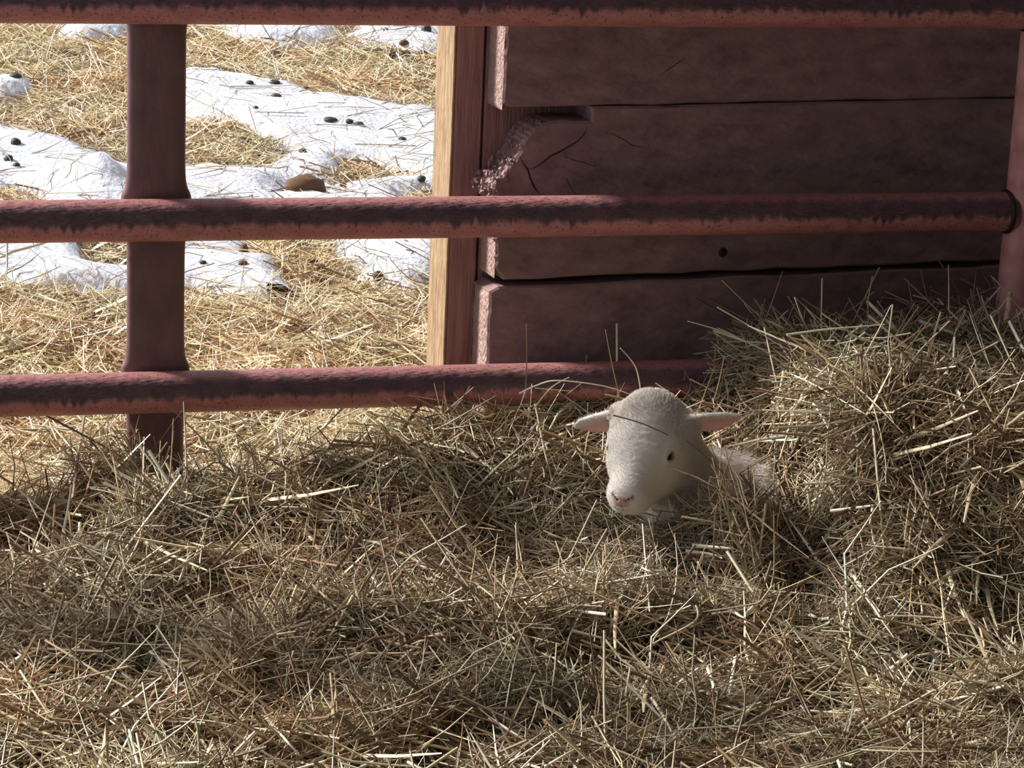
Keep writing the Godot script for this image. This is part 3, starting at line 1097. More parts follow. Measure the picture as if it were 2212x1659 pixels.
# [where, half size, height, turn]
const FOLDS := [
	[Vector2(0.10, 0.385), Vector2(0.06, 0.03), -0.045, 0.15], [Vector2(0.05, 0.48), Vector2(0.12, 0.045), 0.03, 0.1], [Vector2(0.185, 0.36), Vector2(0.045, 0.05), 0.07, 0.0], [Vector2(0.12, 0.315), Vector2(0.07, 0.035), 0.06, 0.1], [Vector2(-0.44, 0.27), Vector2(0.16, 0.035), 0.022, 0.15], [Vector2(-0.55, 0.19), Vector2(0.15, 0.04), -0.012, 0.1],
	[Vector2(-0.42, 0.42), Vector2(0.07, 0.04), -0.035, 0.2], [Vector2(-0.1, 0.75), Vector2(0.16, 0.05), -0.035, 0.0], [Vector2(0.12, 0.72), Vector2(0.08, 0.05), -0.04, 0.3], [Vector2(0.2, 0.52), Vector2(0.14, 0.05), 0.02, 0.3],
	[Vector2(-0.05, 0.5), Vector2(0.2, 0.05), 0.02, -0.1], [Vector2(0.38, 0.62), Vector2(0.1, 0.04), -0.03, 0.0], [Vector2(0.35, 0.78), Vector2(0.15, 0.06), 0.03, 0.0], [Vector2(-0.6, 0.6), Vector2(0.12, 0.05), -0.025, 0.3],
]

func in_lamb(at: Vector3, half: Vector3) -> bool:
	for t in [-1.0, -0.5, 0.0, 0.5, 1.0]:
		var p: Vector3 = at + half * t
		for s in lamb_keep + lamb_front:
			if p.distance_squared_to(s[0]) < s[1] * s[1]: return true
	return false

func near_lamb(at: Vector3, _half: Vector3) -> bool:
	if absf(at.x - head_at.x + 0.005) < 0.10 and at.z > head_at.z - 0.02 and at.z < head_at.z + 0.23: return true
	for s in lamb_keep + lamb_front:
		if at.distance_to(s[0]) < s[1] + 0.045: return true
	return false

var lamb_front := []   # the space before the lamb's face, kept clear of standing hay

var lamb_keep := []

func hay():
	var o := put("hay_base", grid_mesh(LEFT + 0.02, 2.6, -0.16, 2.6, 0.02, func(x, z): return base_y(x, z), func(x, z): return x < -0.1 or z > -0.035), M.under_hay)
	tag(o, "trodden bedding under the loose hay, darkened for the shade between stalks", "bedding", "", "stuff")
	var bed := base("hay_bedding")
	tag(bed, "loose dry hay bedding spread over the barn floor in front of the gate", "hay", "", "stuff")
	var spot := func(r: RandomNumberGenerator) -> Vector2:
		var z := -0.05 + 1.15 * r.randf()
		var x := r.randf_range(-1.0, 0.95)
		if x > -0.09 and z < -0.0: return Vector2(999, 0)
		if mound(x, z) > 0.25: return Vector2(999, 0)
		return Vector2(x, z)
	lay_tufts(bed, "bed", 2900, spot, hay_y, 0.09, 1.1, 71, near_lamb)
	lay_stalks(bed, 2600, spot, hay_y, 0.012, 0.18, 1.15, 1.0, 74, in_lamb)
	var far := func(r: RandomNumberGenerator) -> Vector2:
		if r.randf() < 0.35: return Vector2(r.randf_range(0.95, 2.2), r.randf_range(-0.02, 1.1))
		if r.randf() < 0.2: return Vector2(r.randf_range(-1.4, -1.0), r.randf_range(0.0, 1.1))
		return Vector2(r.randf_range(-1.4, 2.2), r.randf_range(1.1, 2.5))
	lay_tufts(bed, "bed", 1900, far, hay_y, 0.1, 0.95, 72)
	var heap := base("hay_heap")
	tag(heap, "tall heap of loose hay at the right, piled over the lamb's back against the gate post", "hay", "", "stuff")
	var spot3 := func(r: RandomNumberGenerator) -> Vector2:
		var z := -0.03 + 0.8 * r.randf()
		var x := r.randf_range(0.12, 1.1)
		if mound(x, z) <= 0.25: return Vector2(999, 0)
		return Vector2(x, z)
	lay_tufts(heap, "bed", 2200, spot3, hay_y, 0.055, 1.02, 73, near_lamb)
	# round the lamb the stalks are laid one by one, clear of its head
	var spot4 := func(r: RandomNumberGenerator) -> Vector2:
		return Vector2(head_at.x + 0.02 + r.randfn(0.0, 0.10), head_at.z + 0.06 + r.randfn(0.0, 0.10))
	lay_stalks(bed, 4600, spot4, hay_y, 0.026, 0.09, 0.72, 1.0, 76, in_lamb)
	lay_stalks(heap, 1500, spot3, hay_y, 0.010, 0.14, 1.15, 1.0, 75, in_lamb)

func base_y(x: float, z: float) -> float:
	var y := hay_y(x, z) - 0.029
	for s in lamb_keep:
		var d := Vector2(x - s[0].x, z - s[0].z).length()
		if d < s[1]: y = minf(y, s[0].y - sqrt(s[1] * s[1] - d * d) - 0.004)
	return maxf(y, 0.005)

func on_hay(x: float, y: float) -> Vector3:
	var d := view_ray(x, y)
	var t := 1.8
	while t < 5.0:
		var p := EYE + d * t
		if p.y < hay_y(p.x, p.z) + 0.004: return p
		t += 0.003
	return EYE + d * 3.2

const PALE := Color(0.86, 0.80, 0.66)
const CREAM := Color(0.78, 0.68, 0.48)
const BROWN := Color(0.32, 0.21, 0.13)
const DARK := Color(0.13, 0.095, 0.075)

# [kind, colour, width in mm, lift in mm or depth z when > 0.01 in the points, points in lines of sight, label]
func stalk(called: String, c: Color, mm: float, pts: Array, label: String, flat := 1.0) -> void:
	var path := PackedVector3Array()
	var curve := Curve3D.new()
	for p in pts:
		var at: Vector3
		if p.size() > 2 and p[2] > 0.05: at = on_z(p[0], p[1], p[2])
		else:
			at = on_hay(p[0], p[1])
			at += (EYE - at).normalized() * ((0.042 if mound(at.x, at.z) > 0.25 else 0.03) + (p[2] if p.size() > 2 else 0.0))
		curve.add_point(at)
	for i in range(1, pts.size() - 1):
		var h := (curve.get_point_position(i + 1) - curve.get_point_position(i - 1)) * 0.17
		curve.set_point_in(i, -h)
		curve.set_point_out(i, h)
	curve.bake_interval = 0.004
	var ln := curve.get_baked_length()
	var n := maxi(4, int(ln / 0.006))
	var rad := PackedFloat32Array()
	for i in n + 1:
		var t := float(i) / n
		path.append(curve.sample_baked(ln * t, true))
		rad.append(mm * 0.0005 * (1.0 - 0.45 * t))
	var origin := path[0]
	for i in path.size(): path[i] -= origin
	var m: Material = mat("stalk_" + str(c.to_rgba32()), c.linear_to_srgb(), 0.45) if not M.has("stalk_" + str(c.to_rgba32())) else M["stalk_" + str(c.to_rgba32())]
	var o := put(called, sweep(path, rad, 7, flat, true, Vector3(0.1, 1, 0.3)), m)
	o.position = origin
	tag(o, label, "straw")

func stalks():
	# dry grass standing up along the crest of the bedding, dark against the yard
	var g := base("grass_stubble")
	tag(g, "dark dry grass standing up along the top of the bedding, against the bright yard", "grass", "", "stuff")
	var r := RandomNumberGenerator.new()
	r.seed = 88
	var at := [[], []]
	var tint := [[], []]
	for i in 480:
		var x := r.randf_range(-0.72, -0.02)
		var z := r.randf_range(0.02, 0.14)
		var dir := Vector3(r.randfn(0, 0.45), 1.0, r.randfn(0, 0.4)).normalized()
		var side := dir.cross(Vector3(r.randfn(0, 1), 0.1, r.randfn(0, 1))).normalized()
		var l := r.randf_range(0.035, 0.105) * (1.0 if r.randf() < 0.3 else 0.7)
		var k := i % 2
		at[k].append(Transform3D(Basis(dir, side, dir.cross(side)) * l, Vector3(x, hay_y(x, z) - 0.012, z) + dir * l * 0.5))
		tint[k].append(Color(0.30, 0.22, 0.10).lerp(Color(0.16, 0.11, 0.06), r.randf()))
	multi(g, "dry_grass", strands[0][5], at[0], tint[0])
	multi(g, "dry_grass", strands[3][5], at[1], tint[1])
	# single stalks that catch the eye
	stalk("grass_stem", DARK, 2.0, [[1325, 897, 0.315], [1385, 914, 0.335], [1444, 940, 0.342]], "thin dark stem lying across the lamb's forehead")
	stalk("grass_stem", BROWN, 1.7, [[1135, 860, 0.13], [1138, 770, 0.12], [1137, 699, 0.12]], "thin upright brown stem left of the lamb, standing before the lowest plank")
	stalk("grass_stem", BROWN, 1.9, [[1347, 890, 0.16], [1325, 800, 0.15], [1308, 712, 0.15]], "tall brown stem leaning left just above the lamb's head")
	stalk("grass_stem", CREAM, 2.2, [[1386, 862, 0.16], [1374, 795, 0.15], [1340, 752, 0.15]], "curved pale stem bending left above the lamb's head")
	stalk("hay_stalk", PALE, 2.0, [[1122, 850, 0.15], [1160, 832, 0.15], [1205, 822, 0.16], [1300, 833, 0.16], [1362, 852, 0.16]], "long arched pale stalk in front of the lowest rail, left of the lamb")
	stalk("hay_stalk", CREAM, 2.0, [[1152, 884, 0.14], [1190, 838, 0.15], [1230, 815, 0.15]], "short stalk crossing under the long arched stalk left of the lamb")
	stalk("hay_stalk", CREAM, 2.2, [[1700, 792, 0.24], [1650, 757, 0.24], [1560, 716, 0.24], [1486, 694, 0.24]], "long stalk jutting left out of the heap across the lowest plank")
	stalk("hay_stalk", PALE, 2.6, [[1700, 723, 0.22], [1780, 712, 0.22], [1850, 706, 0.22], [1912, 701, 0.22]], "straight pale stalk lying level along the heap's top edge")
	stalk("hay_stalk", PALE, 2.6, [[1757, 872], [1790, 930], [1776, 972], [1745, 1012]], "pale stalk bent like an elbow on the heap's lit side")
	stalk("hay_stalk", CREAM, 2.6, [[1828, 815], [1890, 872], [1952, 936]], "pale diagonal stalk running down the middle of the heap")
	stalk("hay_stalk", PALE, 2.4, [[1690, 800], [1760, 832], [1868, 894]], "long pale stalk sloping right across the upper heap")
	stalk("hay_stalk", CREAM, 1.6, [[1884, 868], [1905, 950], [1912, 1030], [1868, 1050]], "thin stalk hooked at its lower end on the heap's dark face")
	stalk("straw_piece", PALE, 4.4, [[1795, 1104], [1886, 1092]], "broad white straw lying level on the heap's lower face")
	stalk("straw_piece", PALE, 3.6, [[1885, 1098], [1879, 1132]], "short white straw hanging from the broad level one on the heap")
	stalk("straw_piece", PALE, 5.0, [[1497, 1178], [1583, 1185]], "wide whitish straw below the lamb's neck, upper of two")
	stalk("straw_piece", PALE, 4.0, [[1482, 1190], [1532, 1196], [1560, 1206]], "whitish straw below the lamb's neck, lower of two")
	stalk("hay_stalk", PALE, 2.2, [[1388, 1227], [1420, 1239], [1450, 1236], [1482, 1206]], "pale stalk curved like a bowl under the dark hollow by the lamb")
	stalk("straw_piece", Color(0.80, 0.52, 0.26), 6.0, [[1952, 812], [1958, 838]], "small orange flake of leaf on the heap's dark side", 0.4)
	stalk("straw_piece", PALE, 4.2, [[574, 1551], [610, 1590], [646, 1630]], "thick pale straw sloping right in the foreground, left of centre")
	stalk("hay_stalk", PALE, 3.0, [[288, 1290], [281, 1326], [298, 1388]], "short white stalk with a sharp bend in the left foreground")
	stalk("hay_stalk", PALE, 2.6, [[6, 1382], [50, 1420], [96, 1462]], "pale diagonal stalk at the left edge of the frame")
	stalk("hay_stalk", CREAM, 3.2, [[131, 1488], [190, 1520], [253, 1556]], "thick cream stalk curving down right in the left foreground")
	stalk("seed_head", Color(0.62, 0.53, 0.37), 5.6, [[420, 1176], [402, 1218], [385, 1262]], "furry grass seed head standing out of the hay at left")
	stalk("hay_stalk", PALE, 3.0, [[312, 1113], [298, 1172], [244, 1267]], "long pale blade curving down left, under the flat upright")
	stalk("hay_stalk", CREAM, 2.6, [[572, 1127], [574, 1180], [554, 1285]], "long upright stalk left of the picture's centre")
	stalk("straw_piece", PALE, 4.4, [[173, 1128], [170, 1180]], "short pale upright leaf at the left, below the bedding's crest", 0.4)
	stalk("hay_stalk", BROWN, 2.8, [[1160, 1384], [1250, 1429], [1316, 1470]], "dark brown diagonal stalk in the foreground below the lamb")
	stalk("straw_piece", PALE, 3.8, [[1234, 1362], [1300, 1378]], "short white straw above the dark brown diagonal stalk")
	stalk("hay_stalk", CREAM, 2.6, [[1503, 1308], [1500, 1343], [1405, 1394], [1351, 1438]], "long kinked stalk in the foreground below the lamb's chest")
	stalk("straw_piece", PALE, 4.6, [[1547, 1296], [1592, 1326], [1640, 1360]], "thick whitish straw sloping right at the foot of the heap")
	stalk("hay_stalk", CREAM, 4.0, [[1408, 1508], [1440, 1560], [1468, 1622]], "thick stalk sloping steeply right at the bottom of the picture")
	stalk("hay_stalk", PALE, 3.0, [[1528, 1498], [1620, 1457]], "pale stalk rising to the right, above the steep thick one")
	stalk("hay_stalk", PALE, 2.8, [[1177, 1656], [1230, 1626], [1291, 1593]], "pale stalk rising to the right at the bottom edge, centre")
	stalk("straw_piece", PALE, 5.0, [[1775, 1638], [1842, 1653]], "broad white straw at the bottom edge on the right")
	stalk("hay_stalk", CREAM, 3.4, [[1870, 1285], [1900, 1332], [1931, 1377]], "stalk sloping down right in the shade at the heap's foot")
	stalk("hay_stalk", PALE, 2.6, [[1910, 1331], [1970, 1331], [2035, 1335]], "level pale stalk in the shade at the heap's foot")
	stalk("straw_piece", PALE, 7.0, [[1748, 1328], [1762, 1333]], "tiny white scrap in the shade at the heap's foot", 0.5)

# ------------------------------------------------------------ lamb
var head_at: Vector3
var head_b: Basis
var ear_b := []      # for the lamb's left and right ear: [root, basis (along, across, out), length]

func smin(a: float, b: float, k: float) -> float:
	var h := maxf(k - absf(a - b), 0.0) / k
	return minf(a, b) - h * h * k * 0.25

func ell(p: Vector3, c: Vector3, r: Vector3) -> float:
	var q := (p - c) / r
	var l := q.length()
	var g := (q / r).length()
	return l * (l - 1.0) / maxf(g, 1e-6)

func cone(p: Vector3, a: Vector3, b: Vector3, ra: float, rb: float) -> float:
	var d := b - a
	var t := clampf((p - a).dot(d) / d.length_squared(), 0.0, 1.0)
	return p.distance_to(a + d * t) - lerpf(ra, rb, t)

func ear_sdf(p: Vector3, e: Array) -> float:
	var q: Vector3 = (p - e[0]) * (e[1] as Basis)   # coordinates along, across, out
	var u: float = clampf(q.x / e[2], 0.0, 1.0)
	var half := lerp_table([[0.0, 0.009], [0.25, 0.0130], [0.5, 0.0145], [0.75, 0.0120], [0.93, 0.006], [1.0, 0.003]], u)
	var v := q.y + 0.004 * (u - 0.4)
	var cup := 0.0048 * pow(v / 0.013, 2.0) * (1.0 - 0.4 * u) - 0.003
	var vv := clampf(v, -half, half)
	var cc := 0.0048 * pow(vv / 0.013, 2.0) * (1.0 - 0.4 * u) - 0.003
	var along: float = q.x - u * e[2]
	return Vector3(along, v - vv, q.z - (cup if absf(v) < half else cc)).length() - lerpf(0.0032, 0.0018, u)

func head_sdf(p: Vector3) -> float:
	var q := Vector3(absf(p.x), p.y, p.z)
	var d := ell(q, Vector3(0, 0.009, -0.027), Vector3(0.036, 0.036, 0.043))
	d = smin(d, ell(q, Vector3(0, -0.001, 0.006), Vector3(0.033, 0.029, 0.036)), 0.014)
	d = smin(d, ell(q, Vector3(0, 0.026, -0.034), Vector3(0.027, 0.021, 0.027)), 0.012)
	d = smin(d, cone(q, Vector3(0, -0.007, 0.012), Vector3(0, -0.0175, 0.060), 0.0300, 0.0212), 0.012)
	d = smin(d, ell(q, Vector3(0, -0.0180, 0.063), Vector3(0.0190, 0.0170, 0.015)), 0.010)
	d = smin(d, cone(q, Vector3(0.014, -0.040, -0.016), Vector3(0.0065, -0.034, 0.050), 0.028, 0.0160), 0.018)
	d = smin(d, ell(q, Vector3(0.021, -0.021, -0.008), Vector3(0.0225, 0.030, 0.036)), 0.014)
	d = smin(d, ell(q, Vector3(0.0285, 0.004, 0.007), Vector3(0.0105, 0.0105, 0.012)), 0.007)
	d = smin(d, cone(q, Vector3(0.021, 0.0135, 0.014), Vector3(0.0325, 0.011, -0.006), 0.0055, 0.006), 0.008)
	d = smin(d, cone(q, Vector3(0.027, 0.012, -0.036), Vector3(0.040, 0.013, -0.040), 0.013, 0.009), 0.012)
	# the eye's opening, nostrils and the line of the mouth
	d = maxf(d, -ell(q, Vector3(0.0398, 0.0035, 0.0115), Vector3(0.0042, 0.0042, 0.0068)))
	d = maxf(d, -cone(q, Vector3(0.0052, -0.0135, 0.0800), Vector3(0.0098, -0.0112, 0.0740), 0.0016, 0.0030))
	d = maxf(d, -cone(q, Vector3(0.0, -0.0295, 0.0790), Vector3(0.0145, -0.0275, 0.055), 0.0011, 0.0008))
	d = maxf(d, -cone(q, Vector3(0.0, -0.0185, 0.0810), Vector3(0.0, -0.0275, 0.0795), 0.0011, 0.0009))
	# folds of skin over the bridge of the nose and the brow
	if p.z > -0.03 and p.y > -0.03:
		var fold := sin((p.z * 1.0 + 0.35 * absf(p.x) + 0.004 * n_fine.get_noise_3d(p.x * 2.0, p.y * 2.0, p.z * 2.0)) * TAU / 0.0085)
		d += 0.0008 * fold * (0.6 + 0.8 * n_fine.get_noise_3d(p.x * 0.5 + 9.0, p.y * 0.5, p.z * 0.5)) * smoothstep(-0.014, 0.006, p.x) * smoothstep(-0.03, 0.0, p.z) * (1.0 - smoothstep(0.045, 0.065, p.z)) * smoothstep(-0.022, -0.004, p.y) * (1.0 - smoothstep(0.016, 0.03, absf(p.x)))
	d += 0.0011 * n_fine.get_noise_3d(p.x * 1.1, p.y * 1.1, p.z * 1.1) * (1.0 - smoothstep(0.03, 0.06, p.z))
	if p.x > 0.02: d = smin(d, ear_sdf(p, ear_b[0]), 0.006)
	elif p.x < -0.02: d = smin(d, ear_sdf(p, ear_b[1]), 0.006)
	# start of the neck
	d = smin(d, cone(p, Vector3(0.0, -0.010, -0.034), neck_end, 0.042, 0.050), 0.024)
	return d

var neck_end: Vector3
var body_c: Vector3

func body_sdf(p: Vector3) -> float:
	# world coordinates; the lamb lies on its chest with its legs folded under it
	var c := body_c
	var n := head_at + head_b * neck_end
	var d := ell(p, c, Vector3(0.135, 0.068, 0.073))
	d = smin(d, ell(p, c + Vector3(0.085, 0.003, -0.01), Vector3(0.07, 0.066, 0.07)), 0.03)
	d = smin(d, ell(p, c + Vector3(-0.085, -0.004, 0.0), Vector3(0.065, 0.066, 0.065)), 0.03)
	d = smin(d, cone(p, n, c + Vector3(-0.075, 0.0, 0.0), 0.050, 0.058), 0.03)
	for s in [-1.0, 1.0]:
		var elbow := c + Vector3(-0.075, -0.045, 0.055 * s)
		d = smin(d, cone(p, c + Vector3(-0.08, -0.005, 0.05 * s), elbow, 0.03, 0.020), 0.02)
		d = smin(d, cone(p, elbow, c + Vector3(-0.13, -0.058, 0.045 * s), 0.018, 0.014), 0.012)
		d = smin(d, cone(p, c + Vector3(-0.13, -0.058, 0.045 * s), c + Vector3(-0.07, -0.068, 0.050 * s), 0.014, 0.010), 0.008)
		var hock := c + Vector3(0.10, -0.058, 0.075 * s)
		d = smin(d, cone(p, c + Vector3(0.10, 0.0, 0.045 * s), c + Vector3(0.035, -0.035, 0.078 * s), 0.045, 0.026), 0.02)
		d = smin(d, cone(p, c + Vector3(0.035, -0.035, 0.078 * s), hock, 0.022, 0.014), 0.012)
		d = smin(d, cone(p, hock, c + Vector3(0.03, -0.066, 0.082 * s), 0.013, 0.010), 0.008)
	d = smin(d, cone(p, c + Vector3(0.145, 0.015, -0.01), c + Vector3(0.185, -0.045, -0.015), 0.014, 0.009), 0.012)
	return d + 0.002 * n_fine.get_noise_3d(p.x, p.y, p.z)

# surface nets over a box: one vertex in each cell the surface crosses
func nets(lo: Vector3, hi: Vector3, cell: float, f: Callable) -> Array:
	var nx := int((hi.x - lo.x) / cell) + 1
	var ny := int((hi.y - lo.y) / cell) + 1
	var nz := int((hi.z - lo.z) / cell) + 1
	var g := PackedFloat32Array()
	g.resize(nx * ny * nz)
	g.fill(1.0)
	# coarse pass first; only blocks near the surface are sampled finely
	var bl := 4
	for bz in range(0, nz, bl):
		for by in range(0, ny, bl):
			for bx in range(0, nx, bl):
				var mid := lo + Vector3(bx + bl * 0.5, by + bl * 0.5, bz + bl * 0.5) * cell
				var dm: float = f.call(mid)
				var reach := cell * bl * 1.35
				var near := absf(dm) < reach
				for z in range(bz, mini(bz + bl, nz)):
					for y in range(by, mini(by + bl, ny)):
						for x in range(bx, mini(bx + bl, nx)):
							g[(z * ny + y) * nx + x] = f.call(lo + Vector3(x, y, z) * cell) if near else dm
	var v := PackedVector3Array()
	var at := {}
	var ix := PackedInt32Array()
	var off := [0, 1, nx, nx + 1, nx * ny, nx * ny + 1, nx * ny + nx, nx * ny + nx + 1]
	var corner := [Vector3(0, 0, 0), Vector3(1, 0, 0), Vector3(0, 1, 0), Vector3(1, 1, 0), Vector3(0, 0, 1), Vector3(1, 0, 1), Vector3(0, 1, 1), Vector3(1, 1, 1)]
	var edges := [[0, 1], [2, 3], [4, 5], [6, 7], [0, 2], [1, 3], [4, 6], [5, 7], [0, 4], [1, 5], [2, 6], [3, 7]]
	for z in nz - 1:
		for y in ny - 1:
			for x in nx - 1:
				var i := (z * ny + y) * nx + x
				var neg := 0
				for k in 8:
					if g[i + off[k]] < 0.0: neg += 1
				if neg == 0 or neg == 8: continue
				var sum := Vector3.ZERO
				var n := 0
				for e in edges:
					var a := g[i + off[e[0]]]
					var b := g[i + off[e[1]]]
					if (a < 0.0) != (b < 0.0):
						sum += (corner[e[0]] as Vector3).lerp(corner[e[1]], a / (a - b))
						n += 1
				at[i] = v.size()
				v.append(lo + (Vector3(x, y, z) + sum / n) * cell)
	var step := [1, nx, nx * ny]
	for i in at:
		for ax in 3:
			var a := g[i]
			var b := g[i + step[ax]]
			if (a < 0.0) == (b < 0.0): continue
			var s1: int = step[(ax + 1) % 3]
			var s2: int = step[(ax + 2) % 3]
			if not (at.has(i - s1) and at.has(i - s2) and at.has(i - s1 - s2)): continue
			var q := [at[i], at[i - s1], at[i - s1 - s2], at[i - s2]]
			if a < 0.0: q.reverse()
			ix.append_array(PackedInt32Array([q[0], q[1], q[2], q[0], q[2], q[3]]))
	return [v, ix]

func lamb():
	var a := deg_to_rad(34.0)
	var p := deg_to_rad(22.0)
	var z := Vector3(-sin(a) * cos(p), -sin(p), cos(a) * cos(p))
	var x := Vector3(cos(a), 0, sin(a))
	head_b = Basis(x, z.cross(x), z)
	head_at = on_z(1389, 968, 0.28)
	body_c = head_at + Vector3(0.185, -0.108, -0.085)
	neck_end = head_b.inverse() * (Vector3(0.066, -0.066, -0.062))
	for s in [1.0, -1.0]:
		var along := Vector3(s, 0.20, -0.12).normalized() if s > 0 else Vector3(s, -0.60, -0.08).normalized()
		var out := Vector3(0.0, -0.36, 0.93)
		out = (out - along * out.dot(along)).normalized()
		var across := out.cross(along)
		ear_b.append([Vector3(0.036 * s, 0.0125, -0.040), Basis(along, across, out), 0.067 if s > 0 else 0.073])
	var root := base("lamb", Vector3(body_c.x, 0.0, body_c.z))
	tag(root, "white newborn lamb lying in a hollow of hay, face turned towards the gate", "lamb")
	var up_to := Vector3(0.125, 0.066, 0.092)
	var h: Array = nets(Vector3(-0.118, -0.085, -0.085), up_to, 0.0019, head_sdf)
	var v := PackedVector3Array()
	var nn := PackedVector3Array()
	var cc := PackedColorArray()
	var ix := PackedInt32Array()
	var white := Color(0.80, 0.75, 0.715)
	var pink := Color(0.78, 0.41, 0.34)
	var hair_at := []
	var r := RandomNumberGenerator.new()
	r.seed = 31
	var e := 0.0008
	for q in h[0]:
		var n := Vector3(head_sdf(q + Vector3(e, 0, 0)) - head_sdf(q - Vector3(e, 0, 0)), head_sdf(q + Vector3(0, e, 0)) - head_sdf(q - Vector3(0, e, 0)), head_sdf(q + Vector3(0, 0, e)) - head_sdf(q - Vector3(0, 0, e))).normalized()
		var c := white
		var hairy := 0.8
		var short := 1.0
		for k in 2:
			var eb: Array = ear_b[k]
			var w: Vector3 = (q - eb[0]) * (eb[1] as Basis)
			if w.x > 0.002 and ear_sdf(q, eb) < 0.0012:
				var inside := smoothstep(0.1, 0.6, n.dot((eb[1] as Basis).z)) * smoothstep(0.0, 0.016, w.x) * (1.0 - smoothstep(-0.001, 0.0045, w.y * (1.0 if k == 0 else -1.0)))
				c = c.lerp(pink, inside * 0.85)
				hairy = 0.45 - 0.42 * inside
				short = 0.55
		# pink skin round the nostrils and lips
		var nose := 1.0 - smoothstep(0.004, 0.0105, Vector2(absf(q.x) * 0.75, q.y + 0.0165).length())
		nose *= smoothstep(0.066, 0.073, q.z)
		var lip := (1.0 - smoothstep(0.002, 0.0045, absf(q.y + 0.029))) * smoothstep(0.064, 0.072, q.z)
		c = c.lerp(Color(0.52, 0.25, 0.215), maxf(nose, lip * 0.3) * 0.85)
		var inn := Vector3(absf(q.x) - 0.0098, q.y + 0.0115, q.z - 0.0745).length()
		if inn < 0.006: c = c.lerp(Color(0.16, 0.07, 0.06), 0.85 * (1.0 - smoothstep(0.003, 0.006, inn)))
		var lid := Vector3(absf(q.x) - 0.0372, q.y - 0.0035, q.z - 0.0115).length()
		c = c.lerp(Color(0.30, 0.20, 0.18), 0.75 * (1.0 - smoothstep(0.0055, 0.009, lid)))
		hairy *= 1.0 - maxf(nose, lip)
		if lid < 0.008: hairy = 0.0
		v.append(head_at + head_b * q)
		nn.append(head_b * n)
		cc.append(c)
		for j in 3:
			if r.randf() < hairy: hair_at.append([head_at + head_b * (q + Vector3(r.randf() - 0.5, r.randf() - 0.5, r.randf() - 0.5) * 0.0016), head_b * n, head_b * Vector3(0, 0.1, -1.0), lerpf(0.0058, 0.0026, smoothstep(-0.03, 0.01, q.z)) * short])
	ix.append_array(h[1])
	var bb: Array = nets(body_c - Vector3(0.21, 0.09, 0.12), body_c + Vector3(0.22, 0.11, 0.12), 0.006, body_sdf)
	var from := v.size()
	for q in bb[0]:
		var n := Vector3(body_sdf(q + Vector3(e, 0, 0)) - body_sdf(q - Vector3(e, 0, 0)), body_sdf(q + Vector3(0, e, 0)) - body_sdf(q - Vector3(0, e, 0)), body_sdf(q + Vector3(0, 0, e)) - body_sdf(q - Vector3(0, 0, e))).normalized()
		v.append(q)
		nn.append(n)
		cc.append(white)
		for j in 4: hair_at.append([q + Vector3(r.randf() - 0.5, r.randf() - 0.5, r.randf() - 0.5) * 0.006, n, Vector3(1.0, -0.2, 0.2), 0.0062])
	for j in bb[1]: ix.append(from + j)
	for i in v.size(): v[i] -= root.position
	var arr := []
	arr.resize(Mesh.ARRAY_MAX)
	arr[Mesh.ARRAY_VERTEX] = v
	arr[Mesh.ARRAY_NORMAL] = nn
	arr[Mesh.ARRAY_COLOR] = cc
	arr[Mesh.ARRAY_INDEX] = ix
	var am := ArrayMesh.new()
	am.add_surface_from_arrays(Mesh.PRIMITIVE_TRIANGLES, arr)
	put("body", am, M.skin, root)
	for s in [1.0, -1.0]:
		var em := SphereMesh.new()
		em.radius = 0.0065
		em.height = 0.013
		var o := put("eye", em, M.eye, root)
		o.transform = Transform3D(head_b.scaled_local(Vector3(0.75, 0.72, 1.1)), head_at + head_b * Vector3(0.0346 * s, 0.0035, 0.0112) - root.position)
		o.set_meta("label", "small dark eye")
	# short fleece
	var hair := curl_mesh()
	var mm := MultiMesh.new()
	mm.transform_format = MultiMesh.TRANSFORM_3D
	mm.mesh = hair
	mm.instance_count = hair_at.size()
	for i in hair_at.size():
		var it: Array = hair_at[i]
		var n: Vector3 = it[1]
		var lay: Vector3 = it[2] + Vector3(r.randfn(0, 0.35), r.randfn(0, 0.35), r.randfn(0, 0.35))
		lay = (lay - n * lay.dot(n)).normalized()
		var d := (n * r.randf_range(0.15, 0.75) + lay).normalized()
		var s := d.cross(n).normalized()
		var l: float = it[3] * r.randf_range(0.6, 1.3)
		mm.set_instance_transform(i, Transform3D(Basis(d, s.cross(d), s) * l, (it[0] as Vector3) - n * 0.0004 - root.position))
	var o := MultiMeshInstance3D.new()
	o.name = "fleece"
	o.multimesh = mm
	o.material_override = M.wool
	root.add_child(o, true)
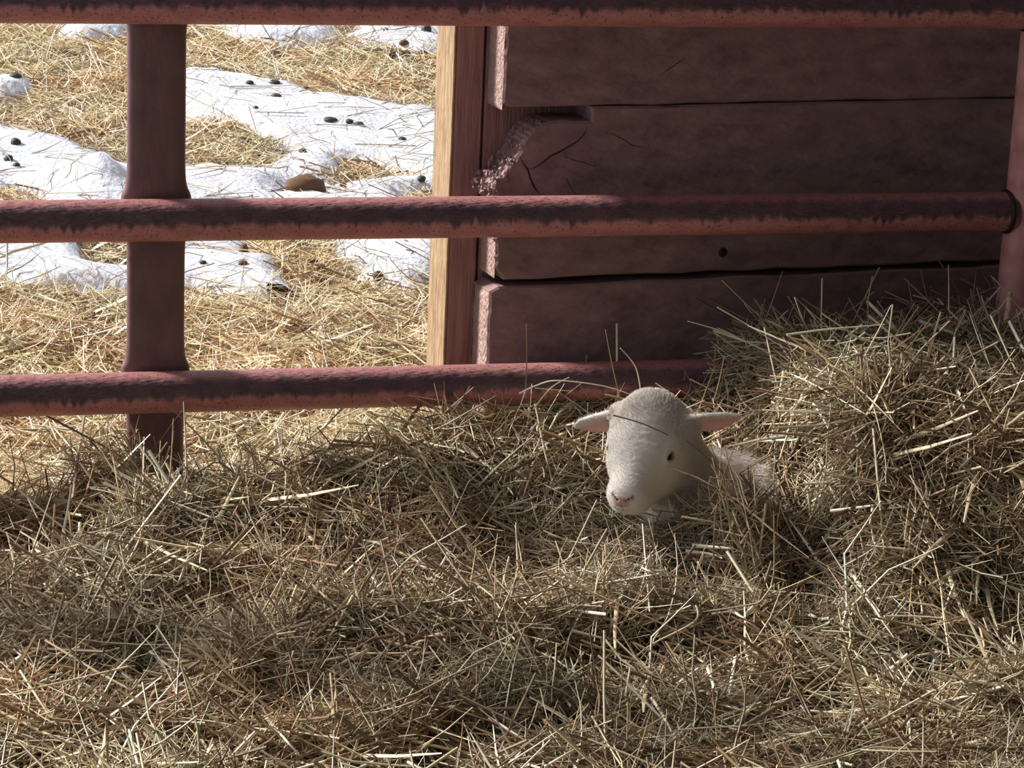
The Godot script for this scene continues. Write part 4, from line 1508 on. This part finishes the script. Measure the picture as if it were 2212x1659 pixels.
	o.set_meta("kind", "stuff")
	# where hay must not poke through the face
	for k in [[Vector3(0, 0.0, 0.0), 0.050], [Vector3(0, -0.015, 0.05), 0.036], [Vector3(0.02, -0.02, 0.02), 0.04], [Vector3(0, 0.02, -0.03), 0.045]]:
		lamb_keep.append([head_at + head_b * (k[0] as Vector3), k[1]])
	for eb in ear_b:
		for t in [0.3, 0.65, 0.95]:
			lamb_keep.append([head_at + head_b * (eb[0] + (eb[1] as Basis).x * (eb[2] * t)), 0.017])
	for k in [[Vector3(0, -0.008, 0.065), 0.022], [Vector3(0.02, -0.015, 0.03), 0.030], [Vector3(0.03, -0.02, 0.0), 0.032], [Vector3(0.0, 0.01, 0.02), 0.035]]:
		for t in [0.035, 0.07, 0.11, 0.15, 0.19, 0.23]:
			var c: Vector3 = head_at + head_b * (k[0] as Vector3)
			lamb_front.append([c + (EYE - c).normalized() * t + Vector3(0, 0.004, 0), k[1]])
	lamb_keep.append([on_z(1555, 1015, 0.27), 0.032])

func curl_mesh() -> ArrayMesh:
	# one fine lock of wool, a metre long before scaling, along +x, bent over at its end
	var v := PackedVector3Array()
	var nn := PackedVector3Array()
	var ix := PackedInt32Array()
	for i in 4:
		var t := i / 3.0
		var c := Vector3(t * 0.95, 0.22 * sin(PI * t) , 0.08 * sin(TAU * t))
		var w := 0.055 * (1.0 - 0.85 * t)
		for k in 3:
			var n := Vector3(0, cos(TAU * k / 3.0), sin(TAU * k / 3.0))
			v.append(c + n * w)
			nn.append(n)
			if i < 3:
				var p0 := i * 3 + k
				var p1 := i * 3 + (k + 1) % 3
				ix.append_array(PackedInt32Array([p0, p0 + 3, p1 + 3, p0, p1 + 3, p1]))
	var arr := []
	arr.resize(Mesh.ARRAY_MAX)
	arr[Mesh.ARRAY_VERTEX] = v
	arr[Mesh.ARRAY_NORMAL] = nn
	arr[Mesh.ARRAY_INDEX] = ix
	var am := ArrayMesh.new()
	am.add_surface_from_arrays(Mesh.PRIMITIVE_TRIANGLES, arr)
	return am
